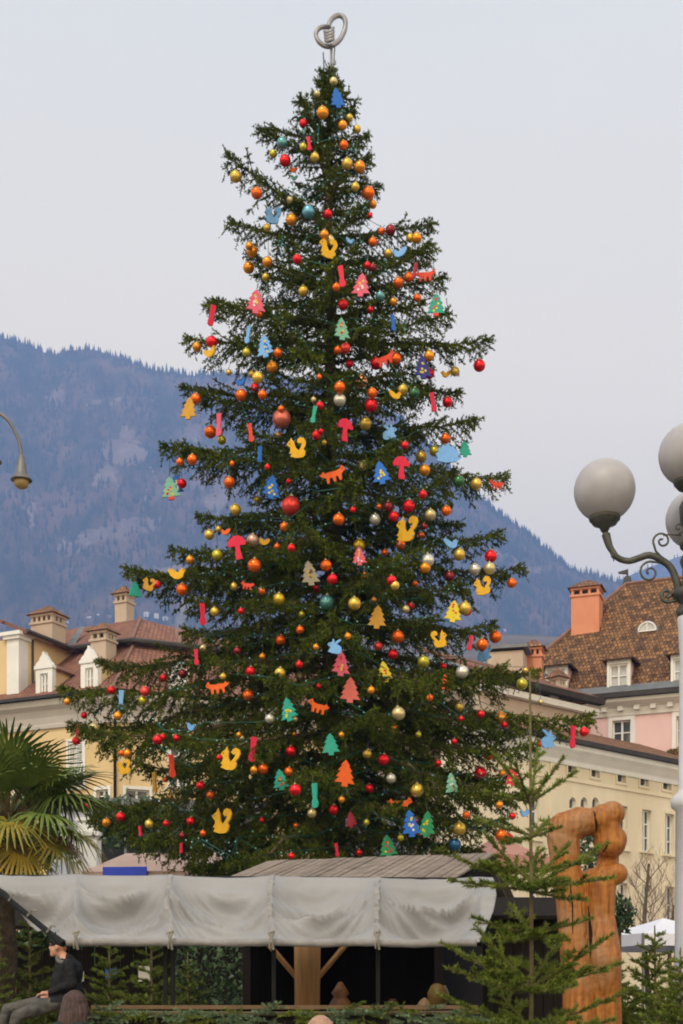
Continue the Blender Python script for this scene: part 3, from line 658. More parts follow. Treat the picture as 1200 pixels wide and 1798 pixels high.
# half-round roof window
k = (zr - zp) / (vr + .7)
uw, zw = FP.uz(1137, 1110, 3.6); vw = (zw - zp) / k - .7; uw, zw = FP.uz(1137, 1110, vw)
hw = .47; oc = [(hw * 1.3 * math.cos(t), hw * 1.3 * math.sin(t)) for t in np.linspace(0, math.pi, 13)]
rw = MB().prism(oc, lambda x, z, d: FP(uw + x, vw - .05 + d, zw + z), 0, 1.2).build('roof_window', M['lead'], HP)
oc2 = [(hw * math.cos(t), hw * math.sin(t) + .05) for t in np.linspace(0, math.pi, 13)]
MB().prism(oc2, lambda x, z, d: FP(uw + x, vw - .08 + d, zw + z), 0, .02).build('pane', M['curtain'], rw)
b = MB(); b.tube([FP(uw + x, vw - .1, zw + z) for x, z in oc2] + [FP(uw + hw, vw - .1, zw + .05)], .05, 5, caps=False); b.tube([FP(uw, vw - .1, zw + .05), FP(uw, vw - .1, zw + hw)], .035, 5); b.build('frame', M['white'], rw)
q = P(1031, 1060, 76.5); chimney(q, -20, 1.55, 1.2, zp + 2, P(1031, 1019, 76.5).z, HP, m='orange_plaster', slots=3)
q = P(1102, 1026, 79.5); b = MB(); b.lathe(q + Vector((0, 0, -.1)), [(.2, 0), (.28, .15), (.2, .5), (.05, .62), (.04, .95)], 10); b.face([q + Vector(v) for v in ((.05, 0, .9), (-.55, 0, .72), (-.5, 0, .6), (.05, 0, .55))]); b.face([q + Vector(v) for v in ((.05, .02, .55), (-.5, .02, .6), (-.55, .02, .72), (.05, .02, .9))]); b.build('weather_vane', M['dark_metal'], HP)
# geranium box hanging on the pink wall's right window
u0, z0 = FP.uz(1186, 1324); fb = empty('flower_box', FP(u0, -.2, z0 - .3))
MB().box(FP, u0 - .45, u0 + 1.1, -.36, -.16, z0 - .34, z0 - .12).build('trough', M['hut_red'], fb)
V = []; T = []
def leafballs(n, c, rad, size, seed=1):
    r = np.random.default_rng(seed); p = r.normal(size=(n, 3)); p /= np.linalg.norm(p, axis=1)[:, None]; p = p * (r.random(n)[:, None] ** .33) * np.array(rad) + np.array(c)
    d = r.normal(size=(n, 3)); d /= np.linalg.norm(d, axis=1)[:, None]; e = np.cross(d, r.normal(size=(n, 3))); e /= np.linalg.norm(e, axis=1)[:, None]
    s = size * r.uniform(.6, 1.3, n)[:, None]
    v = np.stack([p - e * s * .4, p + e * s * .4, p + d * s], 1).reshape(-1, 3); return v, np.arange(3 * n).reshape(-1, 3)
v, t = leafballs(260, FP(u0 + .3, -.28, z0 - .02), (.8, .3, .28), .16, 3); mesh_np('foliage', v, t, [M['fir_needle']], fb)
v, t = leafballs(120, FP(u0 + .3, -.34, z0 + .03), (.75, .3, .25), .15, 4); mesh_np('blossoms', v, t, [mat('geranium_red', (.55, .02, .03), .6)], fb)
tag(fb, 'window box of red geraniums on the pink house', 'flower box')

# ------------------------------------------------------------------ conifer needles, vectorised
def needles(base, d, ln, n, nl, nw, r, spread=(.55, 1.0), upbias=0.0):
    """n needle triangles round every shoot (base, unit direction d, length ln)"""
    m = len(base); t = r.random((m, n)) ** .9; phi = r.random((m, n)) * 2 * math.pi
    ref = np.where(np.abs(d[:, 2:3]) > .9, np.array([[1., 0, 0]]), np.array([[0, 0, 1.]]))
    a = np.cross(d, ref); a /= np.linalg.norm(a, axis=1)[:, None] + 1e-9; b = np.cross(a, d)
    p = base[:, None] + d[:, None] * (t * ln[:, None])[..., None]
    s = r.uniform(*spread, (m, n)); side = a[:, None] * np.cos(phi)[..., None] + b[:, None] * np.sin(phi)[..., None]
    side[..., 2] += upbias
    q = d[:, None] * np.sqrt(np.clip(1 - s ** 2, .05, 1))[..., None] + side * s[..., None]
    q /= np.linalg.norm(q, axis=2)[..., None]
    wv = np.cross(q, r.normal(size=q.shape)); wv /= np.linalg.norm(wv, axis=2)[..., None] + 1e-9
    L_ = nl * r.uniform(.7, 1.25, (m, n, 1)); W_ = nw * r.uniform(.7, 1.2, (m, n, 1))
    v = np.stack([p - wv * W_, p + wv * W_, p + q * L_], 2).reshape(-1, 3)
    return v
def unit(v): return v / (np.linalg.norm(v) + 1e-9)
UP = np.array([0, 0, 1.0])
def bez(p0, p1, p2, p3, t):
    t = np.asarray(t)[:, None]; return p0 * (1 - t) ** 3 + 3 * p1 * t * (1 - t) ** 2 + 3 * p2 * t * t * (1 - t) + p3 * t ** 3

TY = 27.3; TPX = F / TY                      # distance of the big spruce; photo pixels per metre there
def ax_px(py): return 577 + (py - 130) / 1570 * 11
RAD = [(130, 8), (175, 18), (230, 42), (300, 64), (400, 104), (500, 128), (600, 160), (700, 182), (800, 205), (900, 215), (1000, 250), (1100, 270), (1200, 340), (1300, 370), (1400, 360), (1470, 310), (1520, 240)]
def rad_at(py): return np.interp(py, [q[0] for q in RAD], [q[1] for q in RAD]) / TPX
T0 = P(588, 1765, TY); T0.z = 0
TREE = empty('christmas_spruce', (T0.x, T0.y, 0))
tag(TREE, 'towering decorated spruce rising behind the canvas awning', 'spruce tree')
tr_pts = []; tr_r = []
for py in np.linspace(1880, 128, 26):
    c = P(ax_px(py), py, TY); z = max(c.z, -.05) if py < 1880 else -.05
    tr_pts.append((c.x + .03 * math.sin(z * 1.3), c.y + .03 * math.cos(z * 1.7), z)); tr_r.append(.27 * (1 - (z / 20.6)) ** .85 + .018)
MB().tube(tr_pts, tr_r, 12).build('trunk', M['bark'], TREE, smooth=True)

ANCH = []; SHOOTP = []          # anchor points for ornaments, all shoot points (for what stands in front)
def spruce_limb(base, tip, name='branch', seed=0, dens=1.0, sag=.12, lift=.10, side=.33):
    r = np.random.default_rng(seed); base = np.array(base); tip = np.array(tip); ax = tip - base; Ln = np.linalg.norm(ax)
    horiz = unit(np.array([ax[0], ax[1], 0]))
    p1 = base + ax * .33 + UP * Ln * lift; p2 = base + ax * .72 - UP * Ln * sag
    n = max(6, int(Ln / .25)); ts = np.linspace(0, 1, n + 1); C = bez(base, p1, p2, tip, ts)
    C += r.normal(size=C.shape) * .015 * Ln * (ts * (1 - ts))[:, None] * 2
    r0 = .014 + .012 * Ln
    wood = MB(); wood.tube(C, [r0 * (1 - t) + .006 for t in ts], 5, caps=False)
    SB, SD, SL = [], [], []
    step = .080 / dens; m = int(Ln / step)
    for i in range(m):
        t = (i + .5 + r.uniform(-.3, .3)) / m
        if t < .10 and Ln > 1.2: continue
        k = min(int(t * n), n - 1); f = t * n - k; p = C[k] * (1 - f) + C[k + 1] * f; T = unit(C[k + 1] - C[k])
        S = unit(np.cross(T, UP)); N = np.cross(S, T)
        ANCH.append(p)
        # short shoots riding on the limb
        for _ in range(2):
            dd = unit(T * .7 + N * r.uniform(-.2, .9) + S * r.uniform(-.8, .8)); SB.append(p); SD.append(dd); SL.append(r.uniform(.08, .17))
        sd = 1 if i % 2 else -1
        bl = (side * Ln * (1 - t) ** .75 + .13) * r.uniform(.65, 1.15) * (1 if t > .22 else .6)
        bl = min(bl, 1.05)
        a = r.uniform(.75, 1.1); bd = unit(T * math.cos(a) + S * sd * math.sin(a) - UP * r.uniform(.05, .45) + N * r.uniform(-.05, .12))
        nb = max(2, int(bl / .16)); q = p.copy(); d = bd.copy(); path = [q.copy()]
        for j in range(nb):
            d = unit(d + UP * r.uniform(-.20, .04) + r.normal(size=3) * .06); q2 = q + d * bl / nb
            ss = unit(np.cross(d, UP)); nn = np.cross(ss, d)
            for s2 in (-1, 1):
                dd = unit(d * r.uniform(.5, .9) + ss * s2 * r.uniform(.4, .9) - UP * r.uniform(.1, .95)); SB.append(q2 * .6 + q * .4); SD.append(dd); SL.append(r.uniform(.09, .21) * (1.0 - .25 * j / nb))
            if r.random() < .35: SB.append(q2); SD.append(unit(nn * .7 + d * .7)); SL.append(r.uniform(.06, .12))
            if r.random() < .30: SB.append(q2); SD.append(unit(-UP + r.normal(size=3) * .25)); SL.append(r.uniform(.16, .36))
            SB.append(q); SD.append(d.copy()); SL.append(bl / nb * 1.05)
            q = q2; path.append(q.copy()); ANCH.append(q.copy())
        SB.append(q); SD.append(unit(d + UP * .15)); SL.append(.12)
        wood.tube([path[0], path[len(path) // 2], path[-1]], [.009, .006, .003], 3, caps=False)
    T = unit(C[-1] - C[-2])
    for _ in range(4): SB.append(C[-1]); SD.append(unit(T + r.normal(size=3) * .35)); SL.append(r.uniform(.1, .2))
    SB = np.array(SB); SD = np.array(SD); SL = np.array(SL)
    SHOOTP.append(SB + SD * SL[:, None] * .5)
    br = wood.build(name, M['limb'], TREE)
    v = needles(SB, SD, SL, 14, .052, .0125, r)
    # a thin dark axis for every shoot
    wv = np.cross(SD, r.normal(size=SD.shape)); wv /= np.linalg.norm(wv, axis=1)[:, None]
    v2 = np.stack([SB - wv * .006, SB + wv * .006, SB + SD * SL[:, None]], 1).reshape(-1, 3)
    v = np.concatenate([v, v2]); o = mesh_np('needle_sprays', v, np.arange(len(v)).reshape(-1, 3), [M['needle']], br); o['kind'] = 'stuff'
    return br

# boughs whose tips make the outline: (attachment row, tip column, tip row, metres towards (+) or away from the viewer)
SIL = [(255, 472, 222, .1), (285, 460, 240, .2), (285, 530, 180, 0), (262, 530, 195, .3), (240, 622, 182, .1), (255, 640, 236, .2), (300, 646, 282, .1), (345, 662, 322, .2),
       (400, 406, 294, .3), (430, 408, 386, .2), (420, 755, 408, .3), (470, 752, 448, .1), (505, 440, 430, .6), (505, 455, 470, .5), (520, 775, 505, .4), (520, 752, 470, .8), (560, 738, 556, .5),
       (540, 366, 528, .3), (575, 385, 565, .8), (605, 335, 612, .4), (640, 420, 645, .9), (600, 852, 608, .2), (590, 780, 592, .9), (660, 805, 676, .5), (700, 328, 690, .2), (735, 362, 722, .7),
       (770, 740, 745, .9), (760, 832, 748, .3), (800, 886, 836, .2), (790, 294, 795, .3), (835, 330, 815, .9), (870, 400, 900, 1.0), (900, 360, 922, .5), (880, 690, 830, 1.4), (900, 805, 905, .8), (915, 790, 870, 1.2),
       (950, 315, 985, .6), (985, 225, 995, .2), (1000, 255, 1030, .9), (960, 870, 950, .5), (990, 908, 1005, .3), (1040, 350, 1090, 1.3), (1040, 800, 1060, 1.2), (1100, 858, 1110, .6), (1085, 340, 1130, 1.0),
       (1130, 175, 1155, .4), (1180, 118, 1212, .2), (1150, 942, 1170, .6), (1210, 122, 1265, .6), (1185, 870, 1200, 1.4), (1215, 1030, 1262, .3), (1240, 900, 1275, 1.4), (1260, 170, 1300, 1.2), (1290, 240, 1330, 1.7),
       (1290, 920, 1322, .9), (1320, 895, 1350, 1.5), (1370, 150, 1412, .5), (1390, 185, 1450, 1.3), (1370, 930, 1398, .6), (1400, 870, 1455, 1.3), (1430, 260, 1490, 1.6), (1430, 850, 1480, 1.9), (1450, 330, 1510, 1.8), (1330, 330, 1370, 2.0)]
sd = 100
for y0, xt, yt, dy in SIL:
    sd += 1; b = P(ax_px(y0), y0, TY); t = P(xt, yt, TY); t.y -= dy * random.choice((1, 1, -.6)); Ln = (t - b).length
    low = min(1, max(0, (y0 - 350) / 700))
    spruce_limb(b, t, seed=sd, sag=.02 + .09 * low, lift=.0 + .07 * low, side=.40, dens=1.15)
# the rest of the whorls, turned every way
az = 0.0; kk = 0; rows = []
y = 1500.0
while y > 1000: rows.append(y); y -= 10.5
while y > 160:                       # upper whorls stand apart, with air between them
    gap = np.interp(y, [160, 350, 1000], [26, 44, 66]); n_ = int(np.interp(y, [160, 400, 1000], [4, 5.6, 6.6]))
    rows += [y + random.uniform(-.16, .16) * gap for _ in range(n_)]; y -= gap
for py in rows:
    az += 2.39996; sd += 1; kk += 1
    Rr = float(rad_at(py)) * random.uniform(.70, 1.02); up = np.interp(py, [150, 350, 700, 1100, 1500], [.8, .45, .10, -.12, -.30])
    if abs(math.cos(az)) > .93: Rr *= .8
    b = P(ax_px(py), py, TY); t = b + Vector((Rr * math.cos(az), Rr * math.sin(az), Rr * up * random.uniform(.6, 1.3)))
    if t.z < 2.2: t.z = 2.2
    if Rr > .12: spruce_limb(b, t, seed=sd, sag=.10 if py > 600 else .03, lift=.08 if py > 600 else .02, dens=1.0 if math.sin(az) < .3 else .7)
for k in range(46):         # short boughs hanging in front of the trunk
    y = 430 + k * 23; sd += 1; a = -math.pi / 2 + random.uniform(-.75, .75); Rr = min(1.9, float(rad_at(y)) * random.uniform(.32, .62)); b = P(ax_px(y), y, TY)
    spruce_limb(b, b + Vector((Rr * math.cos(a), Rr * math.sin(a), -Rr * random.uniform(.15, .6) * min(1, y / 800))), seed=sd, sag=.05, lift=.14, side=.42)
for k in range(20):         # leader and the tuft at the top
    a = k * 2.4; y = 128 + k * 3.6; sd += 1; b = P(ax_px(y), y, TY); l = .05 + .011 * k
    spruce_limb(b, b + Vector((l * math.cos(a), l * math.sin(a), l * .9)), seed=sd, sag=0, lift=0)
NSH = sum(len(a) for a in SHOOTP); pass
ANCH = np.array(ANCH); SHOOTP = np.concatenate(SHOOTP)
AP = np.stack([CX + ANCH[:, 0] / ANCH[:, 1] * F, HY - (ANCH[:, 2] - CAMZ) / ANCH[:, 1] * F], 1)
SP = np.stack([CX + SHOOTP[:, 0] / SHOOTP[:, 1] * F, HY - (SHOOTP[:, 2] - CAMZ) / SHOOTP[:, 1] * F], 1)

def hang(px, py, rad):
    """where an ornament seen at (px, py) hangs: the foremost bough just above it"""
    for wx, up in ((5, 26), (9, 40), (16, 50), (30, 60), (60, 90), (140, 140)):
        c = (np.abs(AP[:, 0] - px) < wx) & (AP[:, 1] < py - rad - 1) & (AP[:, 1] > py - rad - up)
        if c.any():
            ids = np.where(c)[0]; i = ids[np.argmin(ANCH[ids, 1])] if wx < 20 else ids[np.argmin((AP[ids, 0] - px) ** 2 + (AP[ids, 1] - py + rad) ** 2)]; break
    else: i = int(np.argmin((AP[:, 0] - px) ** 2 + (AP[:, 1] - py) ** 2))
    Y = ANCH[i, 1]
    f = (np.abs(SP[:, 0] - px) < rad * 1.0) & (np.abs(SP[:, 1] - py) < rad * 1.0)
    if f.any(): Y = max(min(Y, SHOOTP[f, 1].min()), Y - 1.1)
    Y -= rad / TPX * .9 + .05
    c = P(px, py, Y); an = ANCH[i]
    if math.hypot(AP[i, 0] - px, AP[i, 1] - py) > rad + 42: c = P(AP[i, 0], AP[i, 1] + rad + 7, ANCH[i, 1] - .05)      # too far from any bough: hang it from that bough instead
    return c, an

# ------------------------------------------------------------------ ornaments
COLS = {'red': ((.66, .006, .012), .3), 'darkred': ((.20, .012, .015), .35), 'orange': ((.80, .13, .003), .3), 'amber': ((.72, .26, .012), .32), 'gold': ((.60, .40, .06), .35), 'olive': ((.44, .38, .03), .35),
        'palegold': ((.52, .42, .20), .35), 'silver': ((.60, .57, .50), .25), 'teal': ((.10, .28, .29), .35), 'lightblue': ((.12, .33, .46), .35), 'blue': ((.02, .10, .22), .35), 'green': ((.035, .14, .05), .35),
        'coral': ((.74, .055, .045), .4), 'salmon': ((.62, .16, .11), .4), 'peach': ((.62, .26, .12), .4), 'rose': ((.45, .27, .20), .4), 'yellow': ((.60, .40, .02), .35)}
WORD = {'darkred': 'dark red', 'palegold': 'pale gold', 'lightblue': 'light blue', 'rose': 'dusty rose', 'teal': 'pale teal'}
BM = {k: mat('bauble_' + k, c, rgh - .10, tuple(min(1, x * 1.25 + .01) for x in c), 7, metal=.55, rand=.10, spec=.5) for k, (c, rgh) in COLS.items()}
CAPM = mat('bauble_cap', (.40, .34, .18), .35, metal=.8)
_sph = MB().sphere((0, 0, 0), 1.0, 20, 14)
def sphere_mesh(m):
    o = MB(); o.v = list(_sph.v); o.f = list(_sph.f); o.m = list(_sph.m); o.uv = [None] * len(o.f)
    me = bpy.data.meshes.new('bauble'); me.from_pydata(o.v, [], o.f); me.materials.append(m); me.polygons.foreach_set('use_smooth', [True] * len(me.polygons)); return me
BME = {k: sphere_mesh(m) for k, m in BM.items()}
_c = MB().lathe((0, 0, .93), [(.22, 0), (.24, .06), (.24, .20), (.20, .22), (.0001, .22)], 10); _c.tube([(.09 * math.cos(a), 0, 1.22 + .09 * math.sin(a)) for a in np.linspace(0, 2 * math.pi, 9)], .025, 4, caps=False)
CAPME = bpy.data.meshes.new('cap'); CAPME.from_pydata(_c.v, [], _c.f); CAPME.materials.append(CAPM)
def cord(parent, p0, p1):
    me = MB().tube([p0, p1], .006, 3, caps=False)
    return me.build('hanging_cord', M['string'], parent)
def place(c):
    """which part of the crown: height tier, and bough tip or nearer the trunk"""
    q = to_px(c); t = next(w for y, w in ((300, 'topmost'), (600, 'upper'), (900, 'middle'), (1200, 'lower'), (9999, 'lowest')) if q[1] < y)
    a = P(ax_px(q[1]), q[1], TY); out = math.hypot(c.x - a.x, c.y - a.y) > rad_at(q[1]) * .95
    return f'near the bough tips in the {t} tier' if out else f'close to the trunk in the {t} tier'
def bauble(px, py, r, col):
    c, a = hang(px, py, r); rw = r / F * c.y
    o = obj_from_mesh('bauble', BME[col], loc=c); o.scale = (rw,) * 3; o.rotation_euler = (random.uniform(-.15, .15), random.uniform(-.15, .15), random.uniform(0, 6))
    cp = bpy.data.objects.new('cap', CAPME); COL.objects.link(cp); cp.parent = o
    # cord in the bauble's own space
    Minv = (Matrix.Translation(c) @ o.rotation_euler.to_matrix().to_4x4() @ Matrix.Diagonal((rw, rw, rw, 1))).inverted()
    q1 = Minv @ Vector(a); q0 = Vector((0, 0, 1.25)); cm = MB().tube([q0, q1], .006 / rw, 3, caps=False)
    me = bpy.data.meshes.new('hanging_cord'); me.from_pydata(cm.v, [], cm.f); me.materials.append(M['string'])
    co = bpy.data.objects.new('hanging_cord', me); COL.objects.link(co); co.parent = o
    sz = 'large' if r >= 12.5 else ('small' if r < 7.5 else 'mid-sized'); cw = WORD.get(col, col)
    tag(o, f'{sz} {cw} bauble {place(c)} of the big spruce', 'bauble', f'{cw} baubles on the big spruce')

BAUB = '''586 143 7 palegold;557 165 6 palegold;567 198 10.5 amber;533 217 7.5 red;602 220 8 amber;614 207 6.5 gold;627 227 7 gold;496 251 9.5 teal;480 270 7 olive;501 282 10 red;533 258 6.5 olive;553 276 8 gold
604 255 8 orange;610 288 10 gold;632 293 10 amber;414 310 10 gold;451 339 10 orange;624 328 7.5 gold;647 339 11 orange;655 359 7 amber;542 372 11 lightblue;576 376 8 red;512 386 10 amber;469 400 6.5 gold;509 351 6 palegold
686 404 9 darkred;670 406 6 orange;650 378 4.5 red;721 418 7.5 yellow;732 418 9 amber;655 425 8 orange;682 445 7.5 gold;570 412 8 amber;580 422 8 palegold;443 441 10 amber;438 432 7 amber;522 455 8 red;470 460 9 amber;467 487 7 gold
591 504 7 orange;533 511 9 gold;645 466 6.5 red;655 470 7 darkred;700 496 9 orange;718 487 8.5 orange;668 520 8.5 teal;691 530 7 amber;733 523 7 orange;385 535 10 amber;455 552 6.5 orange;603 535 9 red;651 544 6 red;372 600 10 red
346 609 8 amber;433 619 7.5 olive;488 620 8 orange;478 645 10 amber;453 663 10 gold;448 680 7.5 red;424 694 10 orange;461 693 8 orange;594 615 7.5 orange;607 611 9 coral;561 662 5 orange;661 638 10.5 red;696 630 9.5 orange;754 625 9.5 amber
754 656 9 red;799 652 8 gold;842 642 10.5 red;635 670 11 peach;597 680 10 orange;597 702 11 silver;654 690 9 orange;652 712 11.5 red;708 684 9 gold;728 690 9 green;786 706 9 red;344 700 9 orange;495 735 16 salmon;562 712 7 red
390 773 8 olive;642 744 11 gold;556 764 8 red;711 782 7 red;783 770 9 orange;740 802 10 gold;763 792 9 olive;638 818 8 palegold;746 826 10 amber;806 845 10 green;375 794 11 orange;338 807 9 orange;316 811 6.5 orange
320 849 8.5 red;403 847 10 orange;414 895 10 gold;452 877 6 gold;511 888 16.5 coral;368 939 9 gold;444 949 11 rose;382 975 10 olive;334 983 7.5 amber;447 993 12 orange;487 960 6 orange;512 962 7 red;595 912 10.5 orange
500 925 8 orange;320 1035 10.5 orange;276 1027 7 red;411 1030 7 gold;460 1038 6.5 orange;377 1074 8 gold;424 1073 6 red;490 1052 10.5 yellow;573 993 10 orange;584 1017 9.5 red;555 1032 7.5 red;574 1058 13 teal;623 1060 11.5 gold
530 1079 6.5 olive;527 1106 7.5 orange;493 1124 9 orange;631 958 11 yellow;357 1138 6 palegold;743 868 7.5 red;682 890 9 darkred;718 889 11 red;692 907 9 red;659 912 10 silver;756 904 10 palegold;784 897 9 orange;704 956 8.5 orange
752 984 11 silver;747 997 9.5 amber;807 974 10.5 gold;862 977 11 red;834 1000 10.5 silver;860 998 10.5 palegold;899 1024 8.5 orange;688 1019 8.5 red;694 1028 8 gold;790 1012 9 darkred;713 1070 7 palegold;722 1064 6.5 red
816 1068 11.5 gold;699 1118 11 orange;665 1135 8 coral;690 1149 9 red;818 1108 9.5 red;847 1132 10.5 orange;837 850 10 gold;417 1143 7.5 darkred;461 1153 6 amber;526 1167 7 red;440 1179 8.5 red;492 1182 10 gold;527 1188 8 palegold
321 1183 8 darkred;392 1188 6 gold;287 1190 6.5 red;436 1221 10 orange;196 1212 7.5 red;255 1214 9 coral;251 1230 8 olive;207 1257 7.5 amber;118 1232 6 amber;148 1256 6 red;165 1279 10 palegold;134 1301 7.5 red;277 1299 9 red;286 1294 6 red
474 1262 8.5 silver;511 1319 9 red;462 1350 9.5 orange;446 1352 7 amber;507 1355 8 orange;519 1387 10.5 red;352 1379 7.5 red;370 1396 7.5 orange;224 1323 7.5 amber;335 1442 7.5 red;212 1434 8.5 red;187 1444 7.5 amber;155 1414 5 red
262 1447 8 gold;292 1446 6 red;357 1463 6 orange;320 1467 6 darkred;548 1428 8.5 palegold;586 1422 9 red;517 1289 4.5 amber;744 1162 10.5 olive;779 1170 6 red;812 1180 11.5 silver;755 1225 6 orange;652 1212 7 amber;872 1170 8 red
928 1176 11 orange;917 1201 10 olive;700 1253 12 palegold;691 1278 7 orange;807 1242 8 gold;845 1254 7 red;810 1262 5 red;880 1260 11 amber;886 1273 6 red;645 1324 8 gold;674 1334 10 red;649 1384 8 red;687 1367 9 silver;733 1388 12 gold
859 1325 10 orange;844 1357 11 red;883 1358 7 amber;807 1455 12 gold;799 1483 11 blue;631 1497 6 red;644 1444 5.5 olive;704 1471 6 olive;881 1467 11 orange;893 1473 10 red;904 1515 10 orange;900 1433 6.5 red;1026 1285 8.5 red;819 1431 7 orange
675 1423 7 amber;512 1503 6 red;666 890 5 orange;676 970 6 orange;740 940 6 orange;470 820 5 red;620 895 5 red;640 1010 5 orange;560 1205 5 red;600 1290 5 amber;700 1190 5 red;735 1290 6 olive;770 1340 6 red;420 1290 5 amber;385 1330 5 red;300 1400 5 amber;460 1440 5 red;520 1450 5 orange;730 1440 5 red'''
_r = random.Random(4)
BAUB += ''.join(';%d %d %.1f %s' % (ax_px(y) + rad_at(y) * TPX * _r.uniform(-1.05, 1.05), y, _r.uniform(4.5, 7), _r.choice(['red', 'red', 'orange', 'orange', 'gold', 'amber', 'darkred', 'palegold'])) for y in [_r.uniform(560, 1480) for _ in range(30)])
for row in BAUB.replace('\n', ';').split(';'):
    a, b, c, k = row.split(); bauble(float(a), float(b), float(c), k)

# painted plywood figures; outlines on a unit square (height 1 unless wide)
OUT = {
 'tree': [(-.12, -.5), (.12, -.5), (.12, -.36), (.42, -.36), (.26, -.16), (.36, -.14), (.20, .08), (.29, .10), (.13, .30), (.19, .31), (0, .52), (-.19, .31), (-.13, .30), (-.29, .10), (-.20, .08), (-.36, -.14), (-.26, -.16), (-.42, -.36), (-.12, -.36)],
 'stocking': [(-.10, .5), (.14, .5), (.12, .05), (.10, -.12), (.17, -.3), (.13, -.46), (0, -.5), (-.12, -.44), (-.13, -.25), (-.07, -.08), (-.09, .1)],
 'mushroom': [(-.12, -.5), (.14, -.5), (.16, -.35), (.10, -.05), (.11, .08), (.36, .06), (.40, .18), (.30, .36), (.12, .48), (-.08, .50), (-.28, .38), (-.40, .18), (-.34, .06), (-.10, .08), (-.09, -.2)],
 'squirrel': [(-.40, -.42), (-.10, -.50), (.22, -.48), (.34, -.38), (.38, -.20), (.30, -.08), (.42, .06), (.48, .26), (.40, .44), (.22, .50), (.08, .42), (.04, .28), (.14, .18), (.20, .24), (.26, .16), (.18, .02), (.06, -.14), (-.06, -.02), (-.10, .12), (-.12, .30), (-.20, .38), (-.24, .50), (-.30, .36), (-.42, .28), (-.50, .14), (-.40, .06), (-.34, 0), (-.36, -.14), (-.44, -.26), (-.32, -.28)],
 'fox': [(-.50, .12), (-.42, .10), (-.34, .20), (-.28, .10), (-.14, .12), (.12, .10), (.30, .14), (.36, .26), (.44, .18), (.50, .06), (.40, 0), (.32, -.06), (.30, -.28), (.22, -.28), (.18, -.10), (.10, -.10), (.08, -.28), (0, -.28), (-.04, -.10), (-.14, -.10), (-.18, -.28), (-.26, -.28), (-.26, -.08), (-.34, -.04), (-.44, .02)],
 'rabbit': [(-.40, -.40), (-.10, -.46), (.28, -.46), (.44, -.36), (.46, -.18), (.38, .02), (.20, .12), (.06, .10), (.16, .26), (.30, .42), (.26, .50), (.08, .40), (-.08, .20), (-.14, .40), (-.24, .44), (-.24, .22), (-.42, .16), (-.50, .02), (-.38, -.06), (-.28, -.10), (-.30, -.26)],
 'bird': [(-.50, .10), (-.34, .22), (-.18, .16), (-.06, .02), (.16, .20), (.42, .30), (.50, .18), (.36, -.08), (.16, -.26), (-.10, -.32), (-.32, -.22), (-.38, -.02)],
 'bell': [(-.42, -.34), (.42, -.34), (.34, -.18), (.26, .10), (.16, .34), (.06, .42), (.05, .5), (-.05, .5), (-.06, .42), (-.16, .34), (-.26, .10), (-.34, -.18)],
 'hedgehog': [(-.50, -.10), (-.40, .04), (-.36, .20), (-.26, .18), (-.22, .34), (-.10, .28), (-.02, .42), (.08, .30), (.20, .36), (.24, .22), (.36, .22), (.36, .08), (.48, .02), (.40, -.14), (.46, -.24), (.10, -.30), (-.30, -.26)]}
FC = {'red': (.60, .012, .05), 'pink': (.62, .10, .16), 'salmon': (.64, .14, .12), 'orange': (.72, .11, .01), 'yellow': (.66, .36, .012), 'lemon': (.66, .52, .03), 'amber': (.52, .27, .03), 'blue': (.02, .13, .50), 'lightblue': (.16, .36, .68), 'navy': (.03, .03, .20),
      'green': (.03, .26, .11), 'teal': (.02, .30, .22), 'mint': (.18, .42, .30), 'beige': (.42, .38, .27), 'maroon': (.30, .02, .04), 'white': (.65, .65, .62), 'brown': (.16, .07, .03), 'redorange': (.60, .05, .02)}
FM_ = {k: mat('plywood_' + k, c, .6, tuple(min(1, x * 1.15 + .004) for x in c), 10, spec=.3) for k, c in FC.items()}
FW = {'lightblue': 'light blue', 'redorange': 'red-orange', 'lemon': 'lemon yellow'}
SEENF = {}
